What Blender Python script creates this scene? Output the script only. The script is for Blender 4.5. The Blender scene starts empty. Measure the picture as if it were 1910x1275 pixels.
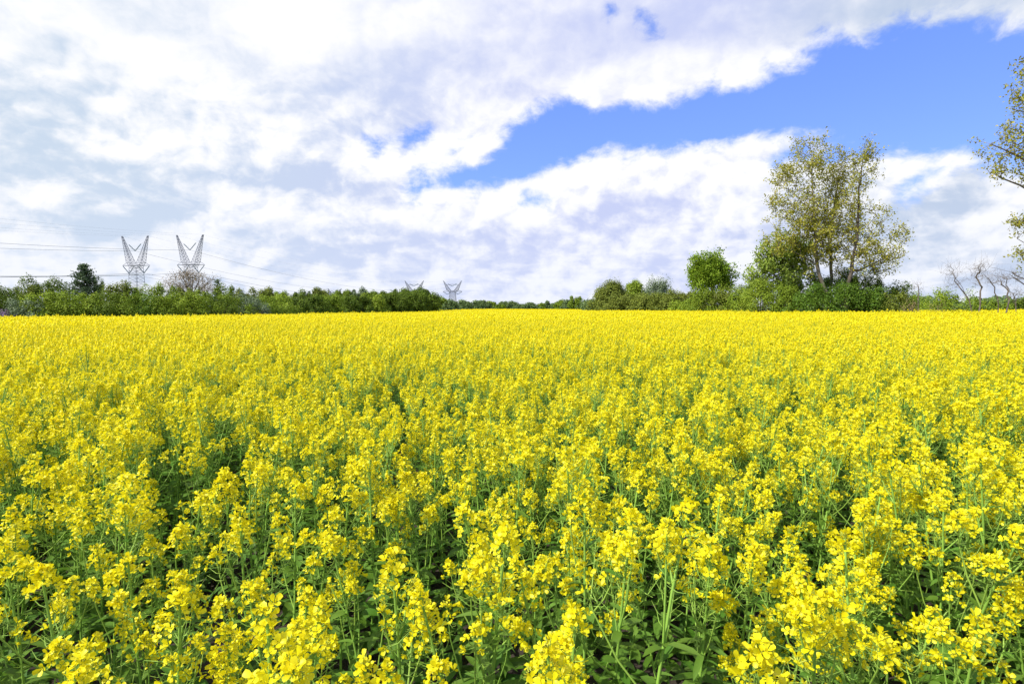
import bpy, math, random
import numpy as np
from mathutils import Vector, Matrix

SC = bpy.context.scene
COL = SC.collection
R = math.radians

# ------------------------------------------------------------------ camera
CAM_Z = 1.75                      # eye height; the crop tops stand about half a metre lower
FPX = 1061.0                      # 20 mm lens on a 36 mm sensor, in photo pixels (1910 wide)
HOR = 571.0                       # photo row of the horizon
PITCH = math.atan((637.5 - HOR) / FPX)
cam_d = bpy.data.cameras.new("camera")
cam = bpy.data.objects.new("camera", cam_d)
COL.objects.link(cam)
cam_d.sensor_width = 36
cam_d.lens = 20
cam_d.clip_start = 0.05
cam_d.clip_end = 20000
cam.location = (0, 0, CAM_Z)
cam.rotation_euler = (R(90) - PITCH, 0, 0)
SC.camera = cam
SC.view_settings.view_transform = 'Standard'
SC.view_settings.look = 'None'
SC.view_settings.exposure = 0.35
SC.view_settings.gamma = 1.0
SC.render.engine = 'CYCLES'
SC.cycles.max_bounces = 8
SC.cycles.transmission_bounces = 6
SC.cycles.diffuse_bounces = 4


def ray(px, py):
    a, b = (px - 955) / FPX, (637.5 - py) / FPX
    c, s = math.cos(PITCH), math.sin(PITCH)
    return (a, c + b * s, b * c - s)          # (x, y, z) direction


def P(px, py, d):
    x, y, z = ray(px, py)
    return Vector((x / y * d, d, CAM_Z + z / y * d))


# ------------------------------------------------------------------ sun
SUN_AZ, SUN_EL = R(-118), R(50)                # azimuth from the view direction (+y), to the left
sd = Vector((math.sin(SUN_AZ) * math.cos(SUN_EL), math.cos(SUN_AZ) * math.cos(SUN_EL), math.sin(SUN_EL)))
sun_l = bpy.data.lights.new("sun", 'SUN')
sun_l.energy = 5.0
sun_l.angle = R(0.5)
sun_l.color = (1.0, 0.95, 0.86)
sun = bpy.data.objects.new("sun", sun_l)
sun.rotation_euler = sd.to_track_quat('Z', 'Y').to_euler()
COL.objects.link(sun)


# ------------------------------------------------------------------ world: sky and clouds
class NT:
    def __init__(s, tree):
        s.t = tree; s.n = tree.nodes; s.l = tree.links

    def new(s, typ, **kw):
        n = s.n.new(typ)
        for k, v in kw.items():
            setattr(n, k, v)
        return n

    def put(s, sock, v):
        if isinstance(v, bpy.types.NodeSocket):
            s.l.new(v, sock)
        else:
            sock.default_value = v

    def m(s, op, a, b=0.0, c=0.0, clamp=False):
        n = s.n.new('ShaderNodeMath'); n.operation = op; n.use_clamp = clamp
        s.put(n.inputs[0], a); s.put(n.inputs[1], b); s.put(n.inputs[2], c)
        return n.outputs[0]

    def v(s, op, a, b=(0, 0, 0), scale=1.0):
        n = s.n.new('ShaderNodeVectorMath'); n.operation = op
        s.put(n.inputs[0], a); s.put(n.inputs[1], b)
        if op == 'SCALE':
            s.put(n.inputs['Scale'], scale)
        return n.outputs['Value' if op in ('LENGTH', 'DISTANCE', 'DOT_PRODUCT') else 'Vector']

    def comb(s, x, y, z):
        n = s.n.new('ShaderNodeCombineXYZ')
        s.put(n.inputs[0], x); s.put(n.inputs[1], y); s.put(n.inputs[2], z)
        return n.outputs[0]

    def sep(s, v):
        n = s.n.new('ShaderNodeSeparateXYZ'); s.put(n.inputs[0], v)
        return n.outputs

    def noise(s, v, scale, detail=8, rough=0.55, dist=0.0, lac=2.0):
        n = s.n.new('ShaderNodeTexNoise')
        n.noise_dimensions = '3D'
        s.put(n.inputs['Vector'], v); s.put(n.inputs['Scale'], scale)
        s.put(n.inputs['Detail'], detail); s.put(n.inputs['Roughness'], rough)
        s.put(n.inputs['Distortion'], dist); s.put(n.inputs['Lacunarity'], lac)
        return n.outputs

    def smooth(s, x, a, b, lo=0.0, hi=1.0):
        n = s.n.new('ShaderNodeMapRange'); n.interpolation_type = 'SMOOTHSTEP'
        s.put(n.inputs[0], x); n.inputs[1].default_value = a; n.inputs[2].default_value = b
        n.inputs[3].default_value = lo; n.inputs[4].default_value = hi
        return n.outputs[0]

    def mix(s, f, a, b):
        n = s.n.new('ShaderNodeMix'); n.data_type = 'RGBA'
        s.put(n.inputs['Factor'], f); s.put(n.inputs['A'], a); s.put(n.inputs['B'], b)
        return n.outputs['Result']


world = bpy.data.worlds.new("World")
SC.world = world
world.use_nodes = True
W = NT(world.node_tree)
W.n.clear()


def ang(px, py):
    x, y, z = ray(px, py)
    l = math.sqrt(x * x + y * y + z * z)
    return math.atan2(x, y), math.asin(z / l)


# gaps of blue between the clouds, as strokes through directions of the sky: (a, b, half width in degrees)
GAPS = [((975, 270), (1040, 245), 1.8), ((1040, 245), (1055, 240), 2.4), ((1055, 250), (1250, 232), 1.25), ((1250, 232), (1350, 215), 1.5),
        ((1350, 215), (1450, 192), 2.1), ((1450, 190), (1550, 180), 2.9), ((1550, 180), (1700, 172), 3.6), ((1700, 178), (1980, 185), 4.6),
        ((860, 335), (975, 290), 0.9), ((700, 268), (790, 250), -0.5), ((770, 352), (850, 335), 0.3), ((985, 372), (1025, 372), -0.1),
        ((1195, 30), (1215, 50), -0.7), ((1135, 10), (1140, 20), -0.6), ((1700, 345), (1780, 300), 0.5), ((1450, 300), (1500, 275), 0.2),
        ((1570, 275), (1640, 280), 0.9), ((845, 285), (890, 262), -0.5)]
# brighter (+) and greyer (-) parts of the cloud: (px, py, radius px x, radius px y, amount)
TONES = [(560, 55, 120, 80, .9), (60, 170, 260, 120, .15), (330, 70, 130, 60, -.3), (500, 150, 90, 50, -.55), (690, 180, 110, 70, -.55), (40, 250, 110, 60, -.5), (480, 270, 130, 40, .25), (180, 60, 60, 50, .4), (620, 300, 330, 60, -.3), (1350, 10, 300, 70, -.9),
         (1560, 40, 160, 45, -.3), (790, 110, 240, 110, -.1), (960, 150, 170, 60, -.3), (230, 330, 260, 40, -.7), (600, 345, 150, 26, -.8),
         (1080, 195, 150, 40, .4), (330, 420, 300, 30, -.55), (1200, 270, 230, 40, .55), (900, 340, 130, 50, .5),
         (1150, 410, 200, 35, .05), (1320, 380, 120, 60, .25), (760, 450, 260, 28, -.3), (1750, 440, 260, 50, -.5),
         (1820, 380, 90, 40, .5), (1700, 300, 90, 40, .4), (500, 440, 120, 30, .2), (1250, 120, 160, 70, .35), (760, 290, 120, 30, .5),
         (280, 110, 90, 60, .35), (80, 260, 160, 60, -.2), (700, 540, 500, 25, .1), (1100, 500, 400, 30, -.25)]

tc = W.new('ShaderNodeTexCoord')
dirv = W.v('NORMALIZE', tc.outputs['Generated'])
X, Y, Z = W.sep(dirv)[0:3]
az = W.m('ARCTAN2', X, Y)
el = W.m('ARCSINE', Z)
elp = W.m('MAXIMUM', Z, 0.0)
den = W.m('ADD', elp, 0.13)
pl = W.comb(W.m('DIVIDE', X, den), W.m('DIVIDE', Y, den), 0.0)     # the cloud deck seen in perspective
wn = W.noise(pl, 0.9, 4, 0.5)
warp = W.v('SCALE', W.v('SUBTRACT', wn['Color'], (0.5, 0.5, 0.5)), scale=0.7)
plw = W.v('ADD', pl, warp)
n_big = W.noise(plw, 1.15, 3, 0.5)['Fac']
n_mid = W.noise(plw, 2.2, 10, 0.50)['Fac']
ae = W.comb(az, el, 0.0)
puff_in = W.comb(az, W.m('MULTIPLY', el, 1.35), 0.3)
puff_warp = W.v('SCALE', W.v('SUBTRACT', W.noise(puff_in, 9.0, 5, 0.55)['Color'], (0.5, 0.5, 0.5)), scale=0.06)
puff_v = W.v('ADD', puff_in, puff_warp)
n_puff = W.noise(puff_v, 9.0, 12, 0.62)['Fac']
# same noise sampled a little toward the sun, for lit and shaded sides of the billows
puff_s = W.v('ADD', puff_v, (-0.012, 0.022, 0.0))
n_puff_s = W.noise(puff_s, 9.0, 7, 0.55)['Fac']
n_puff_0 = W.noise(puff_v, 9.0, 7, 0.55)['Fac']

dmin = None
for a, b, w in GAPS:
    A = ang(*a); B = ang(*b)
    ax, ay = A; bx, by = B[0] - A[0], B[1] - A[1]
    ll = max(bx * bx + by * by, 1e-6)
    rel = W.v('SUBTRACT', ae, (ax, ay, 0.0))
    t = W.m('MULTIPLY', W.v('DOT_PRODUCT', rel, (bx, by, 0.0)), 1.0 / ll, clamp=True)
    near = W.v('SCALE', (bx, by, 0.0), scale=t)
    dd = W.m('SUBTRACT', W.v('DISTANCE', rel, near), R(w))
    dmin = dd if dmin is None else W.m('SMOOTH_MIN', dmin, dd, 0.015)
edge = W.m('MULTIPLY', W.m('SUBTRACT', n_puff, 0.5), 0.135)
edge2 = W.m('MULTIPLY', W.m('SUBTRACT', n_mid, 0.5), 0.05)
sdist = W.m('ADD', W.m('ADD', dmin, edge), edge2)
# behind the camera the deck is broken by its own noise
back = W.smooth(Y, 0.35, -0.1)
back_d = W.m('MULTIPLY', W.m('SUBTRACT', n_big, 0.48), 0.9)
sdist = W.m('ADD', W.m('MULTIPLY', sdist, W.m('SUBTRACT', 1.0, back)), W.m('MULTIPLY', back_d, back))
cover = W.smooth(sdist, -0.008, 0.026)
thin = W.smooth(sdist, 0.0, 0.12)

tone = W.m('MULTIPLY', W.m('SUBTRACT', n_big, 0.5), 1.5)
tone = W.m('ADD', tone, W.m('MULTIPLY', W.m('SUBTRACT', n_mid, 0.5), 1.8))
hi_soft = W.smooth(el, 0.22, 0.42, 1.0, 0.35)
tone = W.m('MULTIPLY', tone, W.smooth(el, 0.22, 0.42, 1.0, 0.95))
tone = W.m('ADD', tone, W.m('MULTIPLY', W.m('MULTIPLY', W.m('SUBTRACT', n_puff_0, n_puff_s), hi_soft), 7.0))
for px, py, rx, ry, amt in TONES:
    A = ang(px, py)
    B = ang(px + rx, py)[0] - A[0]; C = ang(px, py - ry)[1] - A[1]
    rel = W.v('SUBTRACT', ae, (A[0], A[1], 0.0))
    q = W.v('MULTIPLY', rel, (1.0 / B, 1.0 / C, 0.0))
    q = W.v('ADD', q, W.v('SCALE', warp, scale=1.2))
    e = W.m('EXPONENT', W.m('MULTIPLY', W.v('DOT_PRODUCT', q, q), -0.9))
    tone = W.m('ADD', tone, W.m('MULTIPLY', e, amt))
# the sunward side of the sky is whiter
tone = W.m('ADD', tone, W.m('MULTIPLY', az, -0.26))
tone = W.m('ADD', tone, 0.23)
tone = W.m('ADD', tone, W.m('MULTIPLY', W.m('MULTIPLY', W.m('SUBTRACT', 1.0, thin), hi_soft), 0.45))
lit = W.smooth(tone, -0.85, 0.95)
grey_l = (0.60, 0.71, 0.86, 1); grey_r = (0.58, 0.64, 0.93, 1)
grey = W.mix(W.smooth(az, -0.7, 0.1), grey_l, grey_r)
grey = W.mix(W.smooth(az, 0.3, 0.6), grey, (0.52, 0.62, 0.80, 1))
cl = W.mix(lit, grey, (1.02, 1.02, 1.04, 1))
# low in the sky the clouds go a little bluer
cl = W.mix(W.smooth(el, 0.22, 0.0, 0.0, 0.35), cl, (0.70, 0.78, 0.98, 1))
skyt = W.new('ShaderNodeTexSky', sky_type='NISHITA', sun_disc=False, sun_elevation=SUN_EL,
             sun_rotation=SUN_AZ, altitude=0, air_density=1.0, dust_density=0.6, ozone_density=2.6)
tint = W.new('ShaderNodeMix', data_type='RGBA', blend_type='MULTIPLY')
tint.inputs['Factor'].default_value = 1.0
W.l.new(skyt.outputs[0], tint.inputs['A'])
SKY_TINT = (0.165, 0.178, 0.245, 1)
tint.inputs['B'].default_value = SKY_TINT
blue = W.mix(0.55, tint.outputs['Result'], W.mix(W.smooth(el, 0.1, 0.6), (0.20, 0.375, 0.99, 1), (0.14, 0.285, 0.97, 1)))
col = W.mix(cover, blue, cl)
low = W.smooth(Z, -0.01, -0.06)
col = W.mix(low, col, (0.12, 0.14, 0.05, 1))
bg = W.new('ShaderNodeBackground')
W.l.new(col, bg.inputs['Color'])
bg.inputs['Strength'].default_value = 0.80
wo = W.new('ShaderNodeOutputWorld')
W.l.new(bg.outputs[0], wo.inputs['Surface'])
world.cycles.sampling_method = 'MANUAL'
world.cycles.sample_map_resolution = 512


# ------------------------------------------------------------------ terrain
CTRL = [(0, 0, 0), (-6, 4, 0), (8, 4, 0), (0, 14, 0), (-14, 14, -.02), (14, 14, .0), (-40, 45, -.28), (-30, 47, -.27), (-20, 50, -.25),
        (0, 50, -.08), (35, 45, .08), (-22, 88, -.55), (-24, 100, -.62), (-16, 130, -.42), (-8, 150, -.22), (0, 115, -.2), (3, 170, -.42),
        (25, 75, -.16), (17, 112, -.42), (30, 50, .07), (45, 45, .06), (60, 60, .02), (0, 260, -2.5), (60, 220, -1.8), (120, 150, -.5),
        (-120, 150, -1.0), (-200, 300, -2.0), (0, 700, -2), (500, 500, -2), (-500, 500, -2)]
CT = np.array(CTRL, float)
CT[:, 2] += np.where(np.hypot(CT[:, 0], CT[:, 1]) > 30, 0.09, 0.0)


def gz_arr(x, y):
    x = np.asarray(x, float); y = np.asarray(y, float)
    r = np.sqrt(x * x + y * y)
    soft = 3.0 + 0.05 * r
    d2 = (x[..., None] - CT[:, 0]) ** 2 + (y[..., None] - CT[:, 1]) ** 2
    w = 1.0 / (d2 + soft[..., None] ** 2) ** 1.6
    return (w * CT[:, 2]).sum(-1) / w.sum(-1)


def gz(x, y):
    return float(gz_arr(np.array([x]), np.array([y]))[0])


# ------------------------------------------------------------------ materials
def prin(name, col, rough=0.7, trans=0.0, var=0.0, hue=0.0, noise=None, spec=0.3, col2=None, metal=0.0, tcol=None):
    m = bpy.data.materials.new(name); m.use_nodes = True
    t = NT(m.node_tree); t.n.clear()
    out = t.new('ShaderNodeOutputMaterial')
    b = t.new('ShaderNodeBsdfPrincipled')
    b.inputs['Roughness'].default_value = rough
    b.inputs['Specular IOR Level'].default_value = spec
    b.inputs['Metallic'].default_value = metal
    c = None
    geo = t.new('ShaderNodeNewGeometry')
    if col2 is not None:
        src = geo.outputs['Random Per Island'] if noise is None else t.smooth(
            t.noise(t.new('ShaderNodeTexCoord').outputs['Object'], noise, 5, 0.6)['Fac'], 0.35, 0.65)
        c = t.mix(src, (*col, 1), (*col2, 1))
    else:
        r = t.new('ShaderNodeRGB'); r.outputs[0].default_value = (*col, 1); c = r.outputs[0]
    if var or hue:
        hs = t.new('ShaderNodeHueSaturation')
        oi = t.new('ShaderNodeObjectInfo')
        rnd = t.m('ADD', t.m('MULTIPLY', geo.outputs['Random Per Island'], 0.7), t.m('MULTIPLY', oi.outputs['Random'], 0.3))
        t.l.new(t.m('MULTIPLY_ADD', rnd, 2 * var, 1 - var), hs.inputs['Value'])
        r2 = t.m('FRACT', t.m('MULTIPLY', geo.outputs['Random Per Island'], 37.7))
        t.l.new(t.m('MULTIPLY_ADD', r2, 2 * hue, 0.5 - hue), hs.inputs['Hue'])
        t.l.new(c, hs.inputs['Color'])
        c = hs.outputs[0]
    t.l.new(c, b.inputs['Base Color'])
    if trans > 0:
        tr = t.new('ShaderNodeBsdfTranslucent')
        if tcol is not None:
            tr.inputs['Color'].default_value = (*tcol, 1)
        else:
            t.l.new(c, tr.inputs['Color'])
        mx = t.new('ShaderNodeMixShader'); mx.inputs[0].default_value = trans
        t.l.new(b.outputs[0], mx.inputs[1]); t.l.new(tr.outputs[0], mx.inputs[2])
        t.l.new(mx.outputs[0], out.inputs[0])
    else:
        t.l.new(b.outputs[0], out.inputs[0])
    return m


M_PETAL = prin("petal_yellow", (0.84, 0.765, 0.010), 0.45, 0.42, 0.10, 0.006, spec=0.35, tcol=(0.90, 0.78, 0.01))
M_PETAL_FAR = prin("petal_yellow_far", (0.86, 0.785, 0.012), 0.5, 0.45, 0.08, 0.006, spec=0.3, tcol=(0.92, 0.78, 0.01))
M_BUD = prin("bud_green_yellow", (0.42, 0.46, 0.05), 0.6, 0.0, 0.2)
M_STEM = prin("stem_green", (0.25, 0.40, 0.060), 0.5, 0.0, 0.12, 0.01, spec=0.4)
M_LEAF = prin("rape_leaf", (0.085, 0.195, 0.014), 0.5, 0.4, 0.25, 0.015, spec=0.2, col2=(0.14, 0.26, 0.04))
M_WEED = prin("weed_green", (0.075, 0.155, 0.025), 0.6, 0.35, 0.25, 0.02)
M_BARK = prin("bark_grey_brown", (0.13, 0.105, 0.078), 0.9, noise=3.0, col2=(0.21, 0.185, 0.14))
M_BARK_D = prin("bark_dark", (0.07, 0.055, 0.04), 0.9, noise=3.0, col2=(0.12, 0.10, 0.075))
M_BARK_P = prin("bark_pale_dead", (0.20, 0.165, 0.14), 0.9, noise=2.0, col2=(0.11, 0.09, 0.075))
M_STEEL = prin("galvanised_steel", (0.19, 0.20, 0.25), 0.5, metal=0.2)
M_GLASS = prin("insulator_glass", (0.07, 0.15, 0.20), 0.25, spec=0.6)
M_WIRE = prin("conductor_aluminium", (0.25, 0.27, 0.30), 0.5, metal=0.3)


def leafmat(name, c1, c2, tr=0.27, rough=0.55):
    return prin(name, c1, rough, tr, 0.2, 0.012, spec=0.12, col2=c2)


L_DARK = leafmat("leaf_dark", (0.085, 0.140, 0.014), (0.130, 0.190, 0.018))
L_MID = leafmat("leaf_mid", (0.150, 0.225, 0.018), (0.205, 0.285, 0.024))
L_LIGHT = leafmat("leaf_light", (0.205, 0.290, 0.024), (0.270, 0.355, 0.035))
L_OLIVE = leafmat("leaf_olive", (0.150, 0.190, 0.028), (0.200, 0.240, 0.036))
L_POPLAR = leafmat("leaf_poplar", (0.30, 0.335, 0.045), (0.39, 0.345, 0.055))
L_GREYG = leafmat("leaf_grey_green", (0.155, 0.215, 0.115), (0.21, 0.265, 0.15))
L_ASH = leafmat("leaf_ash", (0.19, 0.30, 0.022), (0.25, 0.36, 0.03), 0.3)
L_FRESH = leafmat("leaf_fresh", (0.235, 0.335, 0.065), (0.29, 0.37, 0.055))
L_BROWN = leafmat("bud_brown", (0.27, 0.20, 0.11), (0.35, 0.26, 0.14))
L_NEEDLE = leafmat("needles", (0.075, 0.125, 0.055), (0.11, 0.16, 0.075), 0.2)
L_IVY = leafmat("leaf_ivy", (0.075, 0.150, 0.015), (0.135, 0.225, 0.025), 0.3, 0.35)
L_LILAC = leafmat("lilac_bloom", (0.22, 0.15, 0.26), (0.30, 0.22, 0.34), 0.2)
L_FAR = leafmat("leaf_far", (0.12, 0.185, 0.06), (0.165, 0.235, 0.08))


# ------------------------------------------------------------------ mesh helpers
rng = np.random.default_rng(7)


class MB:
    """collects quads and triangles, builds ONE mesh"""
    def __init__(s):
        s.V = []; s.Q = []; s.T = []; s.qm = []; s.tm = []; s.n = 0

    def add(s, V, Q=None, T=None, mat=0):
        V = np.asarray(V, float).reshape(-1, 3)
        if Q is not None and len(Q):
            Q = np.asarray(Q, int); s.Q.append(Q + s.n); s.qm.append(np.full(len(Q), mat))
        if T is not None and len(T):
            T = np.asarray(T, int); s.T.append(T + s.n); s.tm.append(np.full(len(T), mat))
        s.V.append(V); s.n += len(V)

    def merge(s, o, matmap=None, M=None, off=None):
        V = np.concatenate(o.V) if o.V else np.zeros((0, 3))
        if M is not None:
            V = V @ np.asarray(M).T
        if off is not None:
            V = V + np.asarray(off)
        for q, m in zip(o.Q, o.qm):
            s.Q.append(q + s.n); s.qm.append(m if matmap is None else np.array([matmap[i] for i in m]))
        for q, m in zip(o.T, o.tm):
            s.T.append(q + s.n); s.tm.append(m if matmap is None else np.array([matmap[i] for i in m]))
        s.V.append(V); s.n += len(V)

    def mesh(s, name, mats, smooth=False):
        me = bpy.data.meshes.new(name)
        V = np.concatenate(s.V) if s.V else np.zeros((0, 3))
        Q = np.concatenate(s.Q) if s.Q else np.zeros((0, 4), int)
        T = np.concatenate(s.T) if s.T else np.zeros((0, 3), int)
        qm = np.concatenate(s.qm) if s.qm else np.zeros(0, int)
        tm = np.concatenate(s.tm) if s.tm else np.zeros(0, int)
        me.vertices.add(len(V)); me.vertices.foreach_set('co', V.astype(np.float32).ravel())
        me.loops.add(len(Q) * 4 + len(T) * 3)
        me.loops.foreach_set('vertex_index', np.concatenate([Q.ravel(), T.ravel()]).astype(np.int32))
        me.polygons.add(len(Q) + len(T))
        st = np.concatenate([np.arange(len(Q)) * 4, len(Q) * 4 + np.arange(len(T)) * 3])
        me.polygons.foreach_set('loop_start', st.astype(np.int32))
        me.polygons.foreach_set('material_index', np.concatenate([qm, tm]).astype(np.int32))
        if smooth:
            me.polygons.foreach_set('use_smooth', np.ones(len(Q) + len(T), bool))
        for m in mats:
            me.materials.append(m)
        me.update(calc_edges=True)
        me.validate()
        return me


def link(name, me, parent=None, loc=None):
    o = bpy.data.objects.new(name, me)
    COL.objects.link(o)
    if parent is not None:
        o.parent = parent
    if loc is not None:
        o.location = loc
    return o


def empty(name, loc, rz=0.0):
    o = bpy.data.objects.new(name, None); COL.objects.link(o)
    o.empty_display_size = 0.2
    o.location = loc; o.rotation_euler = (0, 0, rz)
    return o


def tag(o, label=None, cat=None, group=None, kind=None):
    if label: o['label'] = label
    if cat: o['category'] = cat
    if group: o['group'] = group
    if kind: o['kind'] = kind
    return o


def norm(v):
    return v / np.maximum(np.linalg.norm(v, axis=-1, keepdims=True), 1e-9)


def tube(mb, pts, rad, sides=5, mat=0, cap=False):
    pts = np.asarray(pts, float); n = len(pts)
    rad = np.broadcast_to(np.asarray(rad, float), (n,))
    tg = np.gradient(pts, axis=0) if n > 2 else np.repeat((pts[1] - pts[0])[None], 2, 0)
    tg = norm(tg)
    ref = np.array([1.0, 0.13, 0.07]) if abs(tg[0][0]) < 0.8 else np.array([0.1, 1.0, 0.0])
    u = norm(np.cross(tg, ref)); w = np.cross(tg, u)
    a = np.arange(sides) * 2 * np.pi / sides
    V = pts[:, None, :] + rad[:, None, None] * (np.cos(a)[None, :, None] * u[:, None, :] + np.sin(a)[None, :, None] * w[:, None, :])
    Q = []
    for i in range(n - 1):
        for k in range(sides):
            k2 = (k + 1) % sides
            Q.append((i * sides + k, i * sides + k2, (i + 1) * sides + k2, (i + 1) * sides + k))
    mb.add(V.reshape(-1, 3), Q, mat=mat)


def bars(mb, A, B, r, mat=0, sides=4):
    """many straight bars at once"""
    A = np.asarray(A, float); B = np.asarray(B, float); N = len(A)
    r = np.broadcast_to(np.asarray(r, float), (N,)) if not isinstance(r, tuple) else r
    ra, rb = (r if isinstance(r, tuple) else (r, r))
    ra = np.broadcast_to(ra, (N,)); rb = np.broadcast_to(rb, (N,))
    t = norm(B - A)
    ref = np.where(np.abs(t[:, 2:3]) > 0.8, np.array([[1.0, 0.2, 0]]), np.array([[0, 0, 1.0]]))
    u = norm(np.cross(t, ref)); w = np.cross(t, u)
    a = np.arange(sides) * 2 * np.pi / sides + 0.78
    o = np.cos(a)[None, :, None] * u[:, None, :] + np.sin(a)[None, :, None] * w[:, None, :]
    V = np.concatenate([A[:, None] + ra[:, None, None] * o, B[:, None] + rb[:, None, None] * o], 1)
    base = (np.arange(N) * 2 * sides)[:, None, None]
    k = np.arange(sides); k2 = (k + 1) % sides
    q = np.stack([k, k2, k2 + sides, k + sides], 1)[None]
    mb.add(V.reshape(-1, 3), (q + base).reshape(-1, 4), mat=mat)


def leaves(mb, C, size, rg, up=0.0, outw=None, mat=0, aspect=0.62, fold=True):
    """many small pointed leaves, each its own folded island"""
    C = np.asarray(C, float); N = len(C)
    size = np.broadcast_to(np.asarray(size, float), (N,)) * rg.uniform(0.7, 1.3, N)
    n = rg.normal(size=(N, 3)); n = norm(n)
    if outw is not None:
        n = norm(n * 0.75 + outw)
    n[:, 2] += up; n = norm(n)
    t = norm(np.cross(n, rg.normal(size=(N, 3)))); b = np.cross(n, t)
    L = size[:, None] * 0.5; Wd = L * aspect
    v0 = C - t * L; v2 = C + t * L; v1 = C + b * Wd + n * Wd * 0.35 - t * L * .12; v3 = C - b * Wd + n * Wd * 0.35 - t * L * .12
    V = np.stack([v0, v1, v2, v3], 1).reshape(-1, 3)
    i = (np.arange(N) * 4)[:, None]
    if fold:
        T = np.concatenate([i + np.array([[0, 2, 1]]), i + np.array([[0, 3, 2]])], 0)
        mb.add(V, None, T, mat)
    else:
        mb.add(V, i + np.array([[0, 3, 2, 1]]), None, mat)


# ------------------------------------------------------------------ ground
def build_ground():
    rr = np.concatenate([np.linspace(0, 60, 61)[1:], 60 * (1.09 ** np.arange(1, 64))])
    na = 144
    a = np.arange(na) * 2 * np.pi / na
    V = [np.array([[0, 0, 0.0]])]
    X_, Y_ = rr[:, None] * np.sin(a)[None], rr[:, None] * np.cos(a)[None]
    Zv = gz_arr(X_.ravel(), Y_.ravel())
    V.append(np.stack([X_.ravel(), Y_.ravel(), Zv], 1))
    V = np.concatenate(V); V[0, 2] = gz(0, 0)
    k = np.arange(na); k2 = (k + 1) % na
    T = np.stack([np.zeros(na, int), 1 + k2, 1 + k], 1)
    Q = [np.stack([1 + i * na + k, 1 + i * na + k2, 1 + (i + 1) * na + k2, 1 + (i + 1) * na + k], 1) for i in range(len(rr) - 1)]
    mb = MB(); mb.add(V, np.concatenate(Q), T)
    m = bpy.data.materials.new("soil_and_meadow"); m.use_nodes = True
    t = NT(m.node_tree)
    b = t.n['Principled BSDF']; b.inputs['Roughness'].default_value = 0.95
    pos = t.new('ShaderNodeNewGeometry').outputs['Position']
    soil = t.mix(t.noise(pos, 9.0, 10, 0.65)['Fac'], (0.018, 0.013, 0.009, 1), (0.07, 0.05, 0.035, 1))
    grass = t.mix(t.noise(pos, 0.8, 8, 0.6)['Fac'], (0.05, 0.085, 0.02, 1), (0.12, 0.15, 0.045, 1))
    rad = t.v('LENGTH', pos)
    f = t.smooth(t.m('ADD', rad, t.m('MULTIPLY', t.noise(pos, 0.1, 4)['Fac'], 30.0)), 60, 90)
    t.l.new(t.mix(f, soil, grass), b.inputs['Base Color'])
    bp = t.new('ShaderNodeBump'); bp.inputs['Strength'].default_value = 0.7; bp.inputs['Distance'].default_value = 0.05
    t.l.new(t.noise(pos, 22.0, 8, 0.7)['Fac'], bp.inputs['Height']); t.l.new(bp.outputs[0], b.inputs['Normal'])
    o = link("ground", mb.mesh("ground", [m], smooth=True))
    tag(o, "dark crumbly soil and meadow under and around the rapeseed crop", "ground", kind="structure")


build_ground()


# ------------------------------------------------------------------ rapeseed plants
def petal_flower():
    """four broad petals in a cross, each two folded quads, and the yellow-green centre"""
    V = []; Q = []; n = 0
    for k in range(4):
        a = k * math.pi / 2 + 0.1
        pts = [(0.0015, 0, -0.002), (0.006, 0.0046, 0.0014), (0.0112, 0.0046, 0.0004), (0.0128, 0, -0.0006), (0.0112, -0.0046, 0.0004),
               (0.006, -0.0046, 0.0014), (0.007, 0, 0.0002)]
        ca, sa = math.cos(a), math.sin(a)
        for x, y, z in pts:
            V.append((x * ca - y * sa, x * sa + y * ca, z))
        Q += [(n, n + 6, n + 2, n + 1), (n + 6, n + 3, n + 2, n + 2), (n, n + 5, n + 4, n + 6)]
        n += 7
    return V


def flower_template(rg):
    V = []; T = []; n = 0
    for k in range(4):
        a = k * math.pi / 2 + rg.uniform(-.15, .15)
        droop = rg.uniform(-1.5, 0.9)
        sc = rg.uniform(0.85, 1.12)
        pts = np.array([(0.0012, 0, -0.003), (0.0062, 0.0050, 0.0012), (0.0112, 0.0046, 0.0006), (0.0128, 0, -0.0010), (0.0112, -0.0046, 0.0006),
                        (0.0062, -0.0050, 0.0012), (0.0078, 0, -0.0004)]) * sc
        pts[:, 2] += -droop * pts[:, 0] * 0.8
        ca, sa = math.cos(a), math.sin(a)
        for x, y, z in pts:
            V.append((x * ca - y * sa, x * sa + y * ca, z))
        T += [(n, n + 6, n + 1), (n + 1, n + 6, n + 2), (n + 2, n + 6, n + 3), (n + 3, n + 6, n + 4), (n + 4, n + 6, n + 5), (n + 5, n + 6, n)]
        n += 7
    # centre: six stamens read as one small tuft
    for k in range(3):
        a = k * 2.1
        V += [(0.0012 * math.cos(a), 0.0012 * math.sin(a), -0.002), (0.0022 * math.cos(a + .5), 0.0022 * math.sin(a + .5), 0.0045),
              (0.0010 * math.cos(a + 1.4), 0.0010 * math.sin(a + 1.4), 0.0045)]
        T.append((n, n + 1, n + 2)); n += 3
    return np.array(V), np.array(T)


_fr = np.random.default_rng(3)
FT = [flower_template(_fr) for _ in range(9)]


def frames(nrm, rg):
    nrm = norm(nrm)
    u = norm(np.cross(nrm, rg.normal(size=nrm.shape))); w = np.cross(nrm, u)
    return np.stack([u, w, nrm], -1)             # columns


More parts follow.
